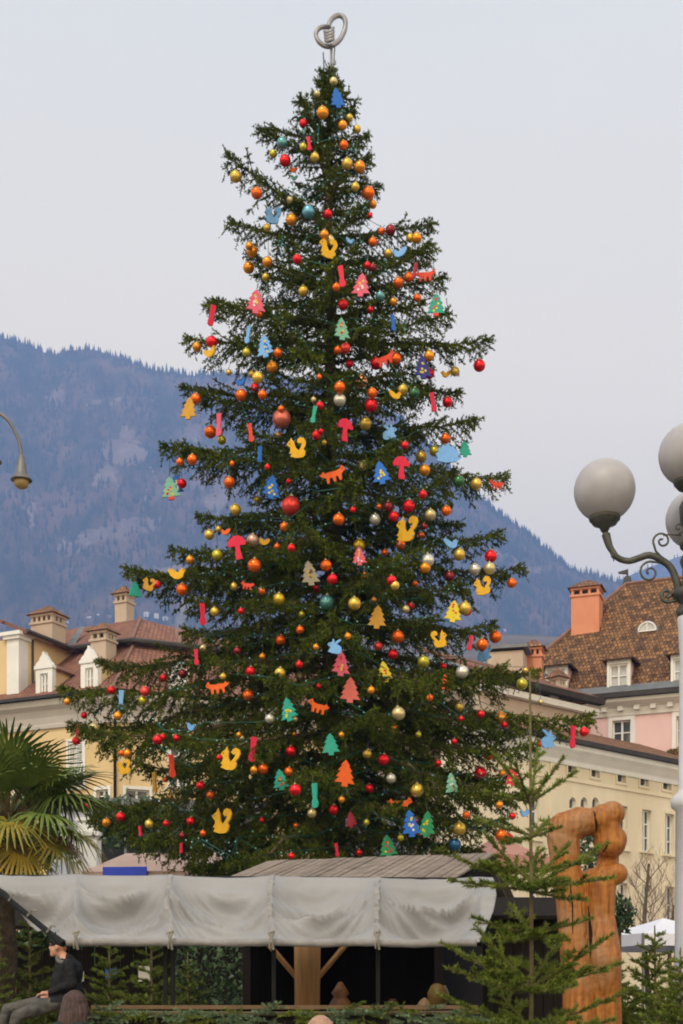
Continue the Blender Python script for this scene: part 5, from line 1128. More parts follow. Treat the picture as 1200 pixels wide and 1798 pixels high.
fir(931, 1178, 9.0, FB_, 'tall young fir with a bare leader in front of the wooden sculpture', 31, per_m=620, side=.32, nl=.034, nw=.0044, trunk_r=.014, shoot_top=.75)
def auto_fir(px, py_top, Y, w_px, label, seed, n=34, m='fir_needle', bottom=1830, per_m=420, nw=.0065):
    r = random.Random(seed); br = []
    for k in range(n):
        f = (k + .5) / n; yb = py_top + 14 + (bottom - py_top) * f ** .9; a = k * 2.4 + r.uniform(-.2, .2); L_ = w_px * (.18 + .85 * f) * r.uniform(.75, 1.05)
        br.append((yb, px + L_ * math.cos(a), yb - L_ * r.uniform(.18, .42), L_ * math.sin(a) / F * Y))
    fir(px, py_top, Y, br, label, seed, m=m, per_m=per_m, nl=.036, nw=nw, side=.42, shoot_top=.3)
auto_fir(52, 1598, 17.6, 105, 'bushy young fir beside the seated man', 41)
auto_fir(-8, 1610, 16.75, 62, 'young fir with a pale trunk past the awning corner', 42)
auto_fir(192, 1640, 17.0, 100, 'young fir under the awning beside the black posts', 43)
auto_fir(266, 1632, 15.0, 100, 'young fir behind the pair of black posts', 44)
auto_fir(330, 1672, 15.3, 70, 'low young fir against the dark hut wall', 45)
auto_fir(120, 1690, 17.5, 90, 'young fir behind the seated man', 46)
auto_fir(1150, 1625, 11.8, 110, 'dense young fir right of the sculpture', 47)
auto_fir(1195, 1665, 10.6, 95, 'young fir at the foot of the lamp post', 48)
auto_fir(1085, 1690, 12.6, 90, 'low fir behind the foot of the sculpture', 49)

# ------------------------------------------------------------------ wooden hut behind the awning
RL_, RR_, ER_, EL_ = P(470, 1512, 17), P(870, 1498, 16), P(784, 1552, 14.2), P(372, 1552, 15.25)
hb = Vector(((RL_.x + ER_.x) / 2, 15.6, 0)); HUT = empty('wooden_hut', hb); tag(HUT, 'timber market hut with a weathered plank roof behind the awning', 'market hut')
NP_ = 30
for k in range(NP_):
    f0, f1 = k / NP_ + .002, (k + 1) / NP_ - .002; z = Vector((0, 0, random.uniform(0, .014)))
    MB().slab([EL_.lerp(ER_, f0) + z, EL_.lerp(ER_, f1) + z, RL_.lerp(RR_, f1) + z, RL_.lerp(RR_, f0) + z], .022).build('plank', M['plank'], HUT)
bk = (RL_ - EL_) ; bk = Vector((bk.x, bk.y, 0))
for k in range(NP_):
    f0, f1 = k / NP_ + .002, (k + 1) / NP_ - .002; dz = Vector((0, 0, -.55))
    MB().slab([RL_.lerp(RR_, f0), RL_.lerp(RR_, f1), RL_.lerp(RR_, f1) + bk + dz, RL_.lerp(RR_, f0) + bk + dz], .022).build('plank', M['plank'], HUT)
ang = math.degrees(math.atan2((RR_ - RL_).y, (RR_ - RL_).x)); o_ = Vector((EL_.x, EL_.y, 0)); FH = Frame(EL_.x, EL_.y, ang); wl = (Vector((ER_.x, ER_.y)) - Vector((EL_.x, EL_.y))).length
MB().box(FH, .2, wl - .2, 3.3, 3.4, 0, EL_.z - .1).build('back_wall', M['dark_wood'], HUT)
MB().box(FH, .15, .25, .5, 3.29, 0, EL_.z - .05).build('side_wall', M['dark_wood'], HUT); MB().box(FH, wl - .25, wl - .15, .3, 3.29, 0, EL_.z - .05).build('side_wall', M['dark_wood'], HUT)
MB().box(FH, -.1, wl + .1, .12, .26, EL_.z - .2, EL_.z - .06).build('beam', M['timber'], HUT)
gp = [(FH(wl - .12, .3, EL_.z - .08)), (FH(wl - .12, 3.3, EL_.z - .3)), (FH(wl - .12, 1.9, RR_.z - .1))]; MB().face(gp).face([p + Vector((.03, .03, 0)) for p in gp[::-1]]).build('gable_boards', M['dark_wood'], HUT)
# round carved post with braces, standing at the counter
def hp2(px, py): return P(px, py, 14.4)
ps = MB(); c = hp2(540, HY); ps.tube([(c.x, c.y, 0), (c.x, c.y, 1.2), (c.x, c.y, 1.7), (c.x, c.y, hp2(0, 1560).z)], [.15, .14, .135, .15], 14); ps.build('post', M['timber'], HUT, smooth=True)
for s in (-1, 1): MB().tube([hp2(540 + s * 14, 1722), hp2(540 + s * 75, 1650)], .032, 6).build('brace', M['timber'], HUT)
# goods on display inside
cb = empty('display_bench', P(600, HY, 14.8)); cb.location.z = 0; ORG[cb].z = 0
FS = Frame(P(470, 0, 14.8).x, 14.8, 0); bw = P(830, 0, 14.8).x - P(470, 0, 14.8).x; MB().box(FS, 0, bw, -.2, .35, 1.38, 1.43).build('board', M['counter'], cb)
for u_ in (.1, bw - .1): MB().box(FS, u_ - .04, u_ + .04, -.1, .25, 0, 1.379).build('leg', M['dark_wood'], cb)
tag(cb, 'dark display bench inside the hut', 'bench')
def vase(px, prof, m, label, nm): q = P(px, HY, 14.7); tag(MB().lathe((q.x, q.y, 1.431), prof, 16).build(nm, m, None, smooth=True, org=(q.x, q.y, 1.431)), label, nm.replace('_', ' '))
vase(598, [(.10, 0), (.145, .05), (.15, .12), (.10, .22), (.07, .26), (.10, .30), (.06, .36), (.02, .42)], mat('dark_honey_wood', (.22, .10, .03), .5, (.14, .06, .02), 9), 'rounded honey-brown wooden pot with a knob lid inside the hut', 'wooden_pot')
vase(746, [(.125, 0), (.13, .06), (.10, .15), (.05, .22), (.012, .25)], mat('pale_carved_wood', (.46, .30, .16), .6, (.34, .20, .10), 25, stretch=(1, 1, .1)), 'pale ribbed wooden cone inside the hut', 'wooden_cone')
vase(770, [(.03, 0), (.05, .1), (.11, .22), (.12, .30), (.08, .38), (.02, .42)], mat('dark_gold', (.16, .10, .02), .5, (.24, .15, .03), 9), 'dull golden bulbous vase inside the hut', 'golden_vase')
vase(690, [(.07, 0), (.10, .08), (.06, .2), (.03, .24)], mat('brown_glaze', (.07, .03, .012), .4), 'small brown glazed jug inside the hut', 'jug')

# ------------------------------------------------------------------ canvas awning on black posts, with counter
AW = empty('canvas_awning', P(480, HY, 12.6)); AW.location.z = 0; ORG[AW].z = 0
tag(AW, 'grey canvas awning with a rolled hem tied to black posts', 'awning')
SUP = [135, 300, 477, 662, 842]                # tie points along the hem
top_l, top_r, bot_l, bot_r = (-26, 1533), (866, 1541), (118, 1652), (842, 1654)
YT, YB = 13.6, 12.3
nu, nv = 260, 44; G = np.zeros((nv + 1, nu + 1, 3)); r = np.random.default_rng(9)
ph = r.uniform(0, 6.28, (6, 4)); am = r.uniform(.6, 1.2, (6, 4))
for i in range(nu + 1):
    s = i / nu
    for j in range(nv + 1):
        t = j / nv
        px = (top_l[0] + (top_r[0] - top_l[0]) * s) * (1 - t) + (bot_l[0] + (bot_r[0] - bot_l[0]) * s) * t
        if s > .9: px += 14 * math.sin(math.pi * t) * (s - .9) / .1
        Y = YT + (YB - YT) * t
        k = np.interp(px, [-60] + SUP, [-1.0, 0, 1, 2, 3, 4]); bay = int(math.floor(k)); f = k - bay; bi = max(0, min(5, bay + 1)); w = 4 * f * (1 - f)
        py = (top_l[1] + (top_r[1] - top_l[1]) * s) * (1 - t) + (bot_l[1] + (bot_r[1] - bot_l[1]) * s) * t
        py += 3.0 * w * (1 - t) + 2.0 * math.sin(s * 17) * (1 - t) * .6
        # swags hanging between the ties, the belly of the cloth and small creases
        env = math.sin(math.pi * min(1, max(0, (t - .12) / .88))) ** .8
        sw = math.sin(2 * math.pi * (1.7 * t - .55 * w * am[bi, 0] + .12 * math.sin(f * 3 + ph[bi, 1])) + ph[bi, 0] + .9 * (f - .5) * (1 if bi % 2 else -1) * 2.2)
        sw = 1.25 - 2.2 * abs(math.sin(math.asin(max(-1, min(1, sw))) * .5 + .785)) ** .55
        disp = .088 * env * (.25 + .75 * w) * sw * am[bi, 2] + .030 * env * math.sin(2 * math.pi * (3.1 * t + .8 * f * (1 if bi % 2 else -1)) + ph[bi, 3]) * (.3 + .7 * w) * (1 if t > .3 else t / .3)
        cz = math.sin(2 * math.pi * (4.3 * t - 1.5 * w * am[bi, 1] + 1.6 * (f - .5) * (1 if bi % 2 else -1)) + ph[bi, 2]); disp += .024 * env * (1 - abs(cz)) ** 2 * (.4 + .6 * w)
        disp += -.07 * w * math.sin(math.pi * t) + .05 * (1 - w) ** 3 * math.sin(math.pi * t)
        disp += .006 * (vnoise(np.array([px * .05]), np.array([t * 9]), 3)[0] - .5)
        p = P(px, py, Y); nrm = Vector((0, -.42, .9)).normalized() * .6 + Vector((0, -.6, 0))
        p += nrm * disp * 2.2; G[j, i] = p
idx = np.arange((nu + 1) * (nv + 1)).reshape(nv + 1, nu + 1)
me = bpy.data.meshes.new('canvas'); me.from_pydata([tuple(v - np.array(ORG[AW])) for v in G.reshape(-1, 3)], [], np.stack([idx[:-1, :-1], idx[1:, :-1], idx[1:, 1:], idx[:-1, 1:]], -1).reshape(-1, 4).tolist())
me.polygons.foreach_set('use_smooth', [True] * len(me.polygons)); me.materials.append(M['canvas']); cv = obj_from_mesh('canvas', me, AW)
sol = cv.modifiers.new('thickness', 'SOLIDIFY'); sol.thickness = .006
# sewn seams, rolled hem, straps
for px in SUP[1:4]:
    i = int(np.argmin(np.abs([to_px(G[nv, q])[0] - px for q in range(nu + 1)]))); it = int(np.argmin(np.abs([to_px(G[0, q])[0] - px for q in range(nu + 1)])))
    pts = []
    for j in range(nv + 1): q = int(round(it + (i - it) * j / nv)); pts.append(Vector(G[j, q]) + Vector((0, -.006, .004)))
    b = MB()
    for a, c in zip(pts, pts[1:]): b.face([a + Vector((-.022, 0, 0)), c + Vector((-.022, 0, 0)), c + Vector((.022, 0, 0)), a + Vector((.022, 0, 0))])
    b.build('seam', M['canvas_roll'], AW)
hem = []
for i in range(0, nu + 1, 3): p = Vector(G[nv, i]); hem.append(p + Vector((0, -.02, -.012 + .003 * math.sin(i * .11))))
MB().tube(hem, [.035 + .0025 * math.sin(i * .37) + .0015 * math.sin(i * 1.3) for i in range(len(hem))], 10).build('rolled_hem', M['canvas_roll'], AW, smooth=True)
for px in SUP[:4]:
    q = P(px, 1656, 12.24); st = MB(); st.tube(smooth_path([q + Vector((-.02, -.03, .10)), q + Vector((.005, -.065, .02)), q + Vector((.02, -.05, -.06))], 4), .012, 5); st.tube([q + Vector((-.03, -.035, .085)), q + Vector((.03, -.035, .105))], .012, 5); st.tube(smooth_path([q + Vector((.02, -.04, .09)), q + Vector((-.01, -.065, .0)), q + Vector((-.012, -.05, -.05))], 4), .010, 5); st.build('tie_strap', M['strap'], AW)
# black bar along the slanted left edge, with hooks
L0, L1 = Vector(G[nv, 0]), Vector(G[0, 0])
MB().tube([L0 + Vector((-.04, .03, -.03)), L1 + Vector((-.04, .03, -.03))], .028, 8).build('edge_bar', M['black_metal'], AW)
MB().tube([Vector(G[0, 0]) + Vector((0, .05, -.03)), Vector(G[0, nu]) + Vector((0, .05, -.03))], .03, 8).build('top_bar', M['black_metal'], AW)
MB().tube([Vector(G[nv, 0]) + Vector((0, .06, -.01)), Vector(G[nv, nu]) + Vector((0, .06, -.01))], .022, 8).build('front_bar', M['black_metal'], AW)
MB().tube([Vector(G[nv, nu]) + Vector((.02, .05, -.02)), Vector(G[0, nu]) + Vector((.02, .05, -.02))], .025, 8).build('edge_bar', M['black_metal'], AW)
for k in range(4):
    p = L0.lerp(L1, .16 + .23 * k); MB().tube([p + Vector((.04, -.04, .02)), p + Vector((0, -.05, .03)), p + Vector((-.05, -.02, -.03))], .011, 5).build('hook', M['strap'], AW)
for px in (291, 304, 481, 664): q = P(px, HY, 12.45); MB().box(Frame(q.x, q.y, 0), -.019, .019, -.019, .019, 0, P(px, 1652, 12.45).z).build('post', M['black_metal'], AW)
for px in (-20, 862): q = P(px, HY, 13.55); MB().box(Frame(q.x, q.y, 0), -.025, .025, -.025, .025, 0, P(px, 1545, 13.55).z).build('post', M['black_metal'], AW)
x0, x1 = P(168, 0, 12.5).x, P(835, 0, 12.5).x
cb = MB(); cb.box(ID, x0, x1, 12.28, 12.62, 1.565, 1.60); cb.build('counter_top', M['counter'], AW)
nbd = 30
for k in range(nbd): MB().box(ID, x0 + (x1 - x0) * k / nbd + .004, x0 + (x1 - x0) * (k + 1) / nbd - .004, 12.36 + (.006 if k % 2 else 0), 12.39, 0, 1.56).build('board', M['dark_wood'], AW)

# fir garland along the counter front
GD = empty('fir_garland', (P(480, 0, 12.2).x, 12.2, 1.4)); tag(GD, 'frosty green fir garland along the stall counter', 'garland'); r = np.random.default_rng(77)
for k in range(56):
    px = 150 + 690 * k / 55 + r.normal() * 5; b = np.array(P(px, 1779 + r.normal() * 4, 12.2)); a = r.uniform(-1, 1)
    tip = b + np.array([a * .22, -.15 - r.random() * .08, -.09 + r.uniform(-.12, .17)]); C, SB, SD, SL, tw = bough_shoots(b, tip, r, .75, .035, .2)
    wd = MB(); wd.tube(C, .006, 4, caps=False); br = wd.build('bough', M['fir_bark'], GD); vs = [needles(SB[q:q + 1], SD[q:q + 1], SL[q:q + 1] * 1.0, max(6, int(SL[q] * 420)), .026, .0038, r, (.55, .95), .3) for q in range(len(SB))]
    v = np.concatenate(vs); o = mesh_np('needles', v, np.arange(len(v)).reshape(-1, 3), [M['fir_blue' if r.random() < .55 else 'fir_needle']], br); o['kind'] = 'stuff'
MB().tube([P(150, 1778, 12.25), P(480, 1780, 12.25), P(840, 1778, 12.25)], .02, 6).build('rope', M['limb'], GD)

# stall behind the seated man, seen between the firs
q = P(60, HY, 20); FQ = Frame(q.x, q.y, 8); BS = empty('red_wood_stall', (q.x, q.y, 0)); tag(BS, 'reddish wooden stall behind the young firs', 'market stall')
zs1 = P(0, 1632, 20).z; n = 16; ua_, ub_ = -1.0, 2.0
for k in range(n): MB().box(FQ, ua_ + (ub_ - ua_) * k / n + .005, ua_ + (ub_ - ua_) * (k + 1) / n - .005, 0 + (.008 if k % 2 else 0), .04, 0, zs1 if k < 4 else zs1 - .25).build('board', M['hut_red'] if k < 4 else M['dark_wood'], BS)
rr_ = MB(); rr_.slab([FQ(ua_ - .3, -.6, zs1 + .02), FQ(ub_ + .3, -.6, zs1 + .02), FQ(ub_ + .3, 1.6, zs1 + .5), FQ(ua_ - .3, 1.6, zs1 + .5)], .05); rr_.build('roof', M['dark_wood'], BS)
for k in range(3): MB().box(FQ, .55 + .48 * k, .72 + .48 * k, -.05, -.012, 1.95 + .05 * (k % 2), 2.10 + .04 * k).build('notice', [M['white'], mat('notice_blue', (.02, .16, .45), .6), M['white']][k], BS)
hg = P(250, HY, 24); bush('evergreen_hedge', (hg.x, hg.y, 1.3), (5, .8, 1.5), 14000, .09, LEAF, 'dark evergreen hedge behind the young firs', 12, 'hedge')
hg = P(10, HY, 23); bush('evergreen_hedge', (hg.x, hg.y, 1.5), (2.8, .6, 2.1), 12000, .15, LEAF, 'tall dark evergreen hedge behind the palm and seated man', 14, 'hedge')
hg = P(1150, HY, 24); bush('evergreen_hedge', (hg.x, hg.y, .9), (2.4, .7, 1.1), 6000, .09, LEAF, 'dark evergreen hedge below the white tents', 13, 'hedge')

# straw bales under the seated man
def bale(px, z0, Y, ang, label):
    q = P(px, 0, Y); fr = Frame(q.x, q.y, ang); e = empty('straw_bale', (q.x, q.y, z0)); b = MB(); b.box(fr, -.45, .45, -.24, .24, z0, z0 + .44); b.build('straw', mat('straw', (.42, .23, .05), .9, (.58, .36, .11), 30, bump=1, bscale=60, stretch=(.3, 1, 1)), e)
    r = np.random.default_rng(int(z0 * 100 + px)); n = 500; uu = r.uniform(-.46, .46, n); vv = r.uniform(-.25, .25, n); top = r.random(n) < .5
    base = np.array([fr(a, (b_ if t_ else -.245), z0 + (.44 if t_ else c_)) for a, b_, c_, t_ in zip(uu, vv, r.uniform(.02, .44, n), top)]); d = r.normal(size=(n, 3)); d[:, 2] = np.abs(d[:, 2]) * .4; d /= np.linalg.norm(d, axis=1)[:, None]; w_ = np.cross(d, r.normal(size=(n, 3))) * .004
    v = np.stack([base - w_, base + w_, base + d * .07], 1).reshape(-1, 3); o = mesh_np('loose_straws', v, np.arange(3 * n).reshape(-1, 3), [bpy.data.materials['straw']], e); o['kind'] = 'stuff'
    for u_ in (-.2, .2): MB().tube([fr(u_, -.25, z0), fr(u_, -.25, z0 + .445), fr(u_, .25, z0 + .445)], .006, 4).build('twine', M['strap'], e)
    tag(e, label, 'straw bale')
for k in range(3): bale(108 + (0, 6, -4)[k], k * .445, 16.35, 8 * (k - 1), ['straw bale on the ground, bottom of the stack under the seated man', 'middle straw bale of the stack under the seated man', 'straw bale the seated man sits on, top of its stack'][k])

# ------------------------------------------------------------------ bodies: tapered capsules fused by a voxel remesh
def fuse(name, segs, vox, smooth_it, mats, region, parent=None, org=(0, 0, 0), extra=None, keep_loc=True):
    b = MB()
    for (p0, r0, p1, r1) in segs:
        p0, p1 = Vector(p0), Vector(p1)
        if (p1 - p0).length < 1e-4: b.sphere(p0, r0, 14, 10); continue
        n = 7; b.tube([p0.lerp(p1, k / n) for k in range(n + 1)], [r0 + (r1 - r0) * k / n for k in range(n + 1)], 12); b.sphere(p0, r0, 12, 8); b.sphere(p1, r1, 12, 8)
    if extra: extra(b)
    me = bpy.data.meshes.new('tmp'); me.from_pydata(b.v, [], b.f); ob = bpy.data.objects.new('tmp', me); COL.objects.link(ob)
    bm = bmesh.new(); bm.from_mesh(me); bmesh.ops.remove_doubles(bm, verts=bm.verts, dist=1e-5); bmesh.ops.recalc_face_normals(bm, faces=bm.faces); bm.to_mesh(me); bm.free()
    m = ob.modifiers.new('r', 'REMESH'); m.mode = 'VOXEL'; m.voxel_size = vox; m.use_smooth_shade = True
    s = ob.modifiers.new('s', 'SMOOTH'); s.iterations = smooth_it; s.factor = .5
    dg = bpy.context.evaluated_depsgraph_get(); me2 = bpy.data.meshes.new_from_object(ob.evaluated_get(dg)); bpy.data.objects.remove(ob); me2.name = name
    o_ = ORG[parent] if parent is not None else Vector(org)
    for m_ in mats: me2.materials.append(m_)
    if region:
        for p in me2.polygons: c = p.center; p.material_index = region(c)
    for v in me2.vertices: v.co -= o_
    me2.polygons.foreach_set('use_smooth', [True] * len(me2.polygons))
    return obj_from_mesh(name, me2, parent) if parent is not None else obj_from_mesh(name, me2, None, o_)
# added black boarding, standing for the shaded hut interior beside the sculpture
q = P(848, HY, 14.0); FD = Frame(q.x, q.y, 0); DS = empty('shade_block', (q.x, q.y, 0)); tag(DS, 'added black-boarded block for the shade between the awning and the sculpture', 'market stall')
dw = P(990, 0, 14).x - q.x; dz = P(0, 1612, 14).z
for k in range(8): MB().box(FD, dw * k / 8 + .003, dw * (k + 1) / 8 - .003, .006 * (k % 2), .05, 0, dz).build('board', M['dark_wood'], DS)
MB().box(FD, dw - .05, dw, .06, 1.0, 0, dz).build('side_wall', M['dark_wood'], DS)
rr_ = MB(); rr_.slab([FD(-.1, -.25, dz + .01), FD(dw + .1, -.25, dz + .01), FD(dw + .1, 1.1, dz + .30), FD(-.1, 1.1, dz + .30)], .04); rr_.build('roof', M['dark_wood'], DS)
SKIN = mat('skin', (.48, .23, .15), .55, (.56, .29, .20), 8, sss=.1); BLK = mat('black_jacket', (.008, .009, .010), .85, (.024, .024, .027), 12, spec=.2, bump=1.0, bscale=9); TRS = mat('grey_trousers', (.06, .058, .052), .85, (.11, .10, .09), 9, bump=.9, bscale=10)
HAIRM = mat('dark_mauve_hair', (.022, .012, .011), .5, (.12, .070, .062), 12, stretch=(6, 6, .4), bump=.5, bscale=60); CAPB = mat('black_wool_cap', (.010, .010, .012), .9); SCARF = mat('grey_scarf', (.09, .088, .085), .9, (.15, .145, .14), 30); BOOT = mat('black_boot', (.015, .013, .012), .5)
# seated man, in profile facing left
MY = 16.2
def mp_(px, py, d=0): return P(px, py, MY - d)
MAN = empty('person', (P(118, 0, MY).x, MY, 1.335)); HD = mp_(104, 1663)
tag(MAN, 'man in black jacket, cap and grey trousers seated on straw bales', 'person')
hip, chest, neck = mp_(124, 1748), mp_(122, 1706), mp_(112, 1682)
segs = [(hip, .175, mp_(114, 1728), .182), (mp_(114, 1728), .182, chest, .172), (chest, .172, mp_(117, 1690), .11), (neck, .058, mp_(106, 1672), .055)]
for s in (-1, 1):
    dd = .19 * s; sh = mp_(121, 1694, dd); el = mp_(136 if s < 0 else 128, 1728, dd * 1.35); wr = mp_(94, 1741, dd * .9)
    segs += [(chest, .10, sh, .072), (sh, .072, el, .056), (el, .056, wr, .044), (wr, .040, mp_(84, 1744, dd * .8), .036)]
    kn = mp_(30 if s > 0 else 14, 1784 if s > 0 else 1772, dd * .75); an = mp_(14 if s > 0 else -6, 1842 if s > 0 else 1832, dd * .7)
    segs += [(mp_(122, 1752, dd * .5), .115, kn, .072), (kn, .072, an, .050), (an, .046, an + Vector((-.16, 0, -.05)), .036)]
def head(b, c, s=1.0, face=-1):
    b.sphere(c + Vector((.01, 0, .035)) * s, .1 * s, 18, 14, sc=(1.02, .78, 1.02)); b.sphere(c + Vector((.03 * face, 0, -.035)) * s, .075 * s, 14, 10, sc=(.95, .78, 1.05)); b.sphere(c + Vector((.075 * face, 0, -.085)) * s, .034 * s, 10, 8)
    b.tube([c + Vector((.085 * face, 0, .02)) * s, c + Vector((.118 * face, 0, -.022)) * s], [.012 * s, .021 * s], 8); b.sphere(c + Vector((.092 * face, 0, .045)) * s, .022 * s, 8, 6, sc=(1, 2.4, .8)); b.sphere(c + Vector((.088 * face, 0, -.058)) * s, .020 * s, 8, 6, sc=(1, 1.5, .7))
    for y in (-1, 1): b.sphere(c + Vector((-.012 * face * -1, .082 * y, -.01)) * s, .03 * s, 8, 6, sc=(.8, .4, 1.2))
zj = mp_(0, 1757).z; xw = mp_(92, 0).x
def reg(c):
    if c.z > mp_(0, 1683).z - .0 and c.x < mp_(118, 0).x: return 0
    if c.x < mp_(90, 0).x and c.x > mp_(70, 0).x and c.z > mp_(0, 1752).z and c.z < mp_(0, 1735).z: return 0
    if c.z < mp_(0, 1815).z and c.x < mp_(40, 0).x and c.z < mp_(0, 1832).z: return 3
    if c.z > mp_(0, 1752).z and c.x > mp_(62, 0).x: return 1
    return 1 if (c.z > mp_(0, 1760).z and c.x > mp_(95, 0).x) else 2
fuse('body', segs, .014, 3, [SKIN, BLK, TRS, BOOT], reg, MAN, extra=lambda b: head(b, HD, 1.0))
cpb = MB(); cpb.sphere(HD + Vector((.012, 0, .055)), .112, 18, 12, sc=(1.02, .84, .72)); cpb.sphere(HD + Vector((-.085, 0, .065)), .07, 14, 8, sc=(1.0, .95, .16)); cpb.build('cap', CAPB, MAN, smooth=True)
MB().tube(smooth_path([mp_(101, 1681, .05), mp_(104, 1688, .09), mp_(112, 1690, .10)], 4), .028, 8).build('scarf', SCARF, MAN, smooth=True)
for y in (-1, 1): MB().sphere(HD + Vector((-.083, .033 * y, .018)), .011, 8, 6).build('eye', mat('eye_dark', (.02, .015, .012), .2), MAN, smooth=True)
MB().sphere(HD + Vector((-.098, 0, -.045)), .017, 10, 6, sc=(.9, 2.0, .6)).build('moustache', mat('grey_moustache', (.18, .14, .11), .9), MAN, smooth=True)
def hand(root, w, d, m, sgn, nm='hand'):
    """palm and five bent fingers along direction d"""
    d = Vector(d).normalized(); sd = d.cross(Vector((0, 0, 1))).normalized(); up = sd.cross(d); b = []
    b.append((w, .024, w + d * .07, .03)); 
    for k, l in enumerate((.07, .08, .075, .058)):
        p = w + d * .085 + sd * (.024 - .016 * k); q = p + d * l * .5; b += [(p - d * .02, .0095, q, .009), (q, .009, q + d * l * .35 - up * l * .38, .0075)]
    t = w + d * .03 + sd * .03 * sgn; b += [(t, .011, t + d * .035 + sd * .022 * sgn, .010), (t + d * .035 + sd * .022 * sgn, .010, t + d * .062 + sd * .022 * sgn - up * .012, .008)]
    return fuse(nm, b, .005, 2, [m], None, root)
for s in (-1, 1): hand(MAN, mp_(86, 1743.5, .19 * s * .8), (-1, -.1 * s, -.12), SKIN, s)

# woman seen from behind
def stander(px, py_top, Y, label, coat, hairm, face_dir, hair='long', legs=TRS):
    top = P(px, py_top, Y); H = top.z; x, y = top.x, top.y; s = H / 1.7; root = empty('person', (x, y, 0)); tag(root, label, 'person'); f = Vector((face_dir[0], face_dir[1], 0)).normalized(); sd = Vector((-f.y, f.x, 0))
    def q(a, b, z): v = Vector((x, y, 0)) + sd * a * s + f * b * s; v.z = z * s; return v
    seg = [(q(0, 0, .95), .15 * s, q(0, .0, 1.15), .13 * s), (q(0, 0, 1.15), .13 * s, q(0, -.01, 1.34), .145 * s), (q(0, 0, 1.36), .07 * s, q(0, .02, 1.47), .052 * s)]
    for k in (-1, 1): seg += [(q(0, 0, 1.36), .09 * s, q(.17 * k, 0, 1.38), .066 * s), (q(.17 * k, 0, 1.38), .064 * s, q(.23 * k, -.02, 1.10), .052 * s), (q(.23 * k, -.02, 1.10), .05 * s, q(.22 * k, .12, .87), .038 * s), (q(.09 * k, 0, .92), .115 * s, q(.1 * k, .02, .50), .072 * s), (q(.1 * k, .02, .5), .068 * s, q(.1 * k, -.02, .07), .045 * s), (q(.1 * k, -.02, .045), .042 * s, q(.1 * k, .15, .035), .034 * s)]
    hc = q(0, .03, 1.575)
    def hd(b):
        b.sphere(hc + Vector((0, 0, .02 * s)), .098 * s, 18, 14, sc=(.88, .95, 1.06)); b.sphere(hc + f * .025 * s - Vector((0, 0, .05 * s)), .07 * s, 14, 10, sc=(.9, .9, 1.1)); b.tube([hc + f * .085 * s + Vector((0, 0, .01)), hc + f * .112 * s - Vector((0, 0, .03))], [.011, .02], 8)
        for k in (-1, 1): b.sphere(hc + sd * .088 * s * k - Vector((0, 0, .01)), .028 * s, 8, 6, sc=(.6, .6, 1.1))
    def rg(c): return 0 if c.z > 1.455 * s else (1 if c.z > .72 * s else (2 if c.z > .1 * s else 3))
    fuse('body', seg, .014, 3, [SKIN, coat, legs, BOOT], rg, root, extra=hd)
    hs = []
    if hair == 'long':
        for k in range(-4, 5):
            a = k / 4 * 1.45; o = -f * math.cos(a) * .085 * s + sd * math.sin(a) * .085 * s
            hs += [(hc + o * .7 + Vector((0, 0, .07 * s)), .045 * s, hc + o * 1.12 - Vector((0, 0, .06 * s)), .045 * s), (hc + o * 1.12 - Vector((0, 0, .06 * s)), .045 * s, hc + o * (1.22 + .1 * (k % 2)) - Vector((0, 0, (.25 + .05 * (k % 2)) * s)) + sd * .016 * k * s, .017 * s)]
        hs.append((hc + Vector((0, 0, .055 * s)) - f * .015, .092 * s, hc + Vector((0, 0, .05 * s)) - f * .03, .092 * s))
    else:
        for k in range(-3, 4): a = k / 3 * 1.6; o = -f * math.cos(a) * .075 * s + sd * math.sin(a) * .075 * s; hs.append((hc + o * .6 + Vector((0, 0, .05)), .045 * s, hc + o * 1.05 - Vector((0, 0, .05 * s)), .034 * s))
        hs.append((hc + Vector((0, 0, .045 * s)) - f * .02, .080 * s, hc + Vector((0, 0, .05 * s)), .080 * s))
    fuse('hair', hs, .008, 1, [hairm], None, root)
    for k in (-1, 1): MB().sphere(hc + f * .085 * s + sd * .032 * k * s + Vector((0, 0, .015)), .010, 8, 6).build('eye', bpy.data.materials['eye_dark'], root); hand(root, q(.22 * k, .12, .87), tuple(f * .35 + Vector((0, 0, -1)) + sd * .01), SKIN, k)
    return root
COATW = mat('dark_green_coat', (.012, .018, .016), .85, (.022, .03, .026), 10, bump=.2, bscale=30)
stander(133, 1742, 12.0, 'woman with long mauve-brown hair and dark coat seen from behind', COATW, HAIRM, (-.55, .8), 'long')
stander(562, 1783, 8.2, 'person with short sandy hair in front of the fir garland', mat('brown_coat', (.06, .04, .03), .85, (.09, .06, .045), 10), mat('sandy_hair', (.36, .20, .14), .6, (.46, .28, .20), 40, bump=.4, bscale=60), (.1, 1), 'short')

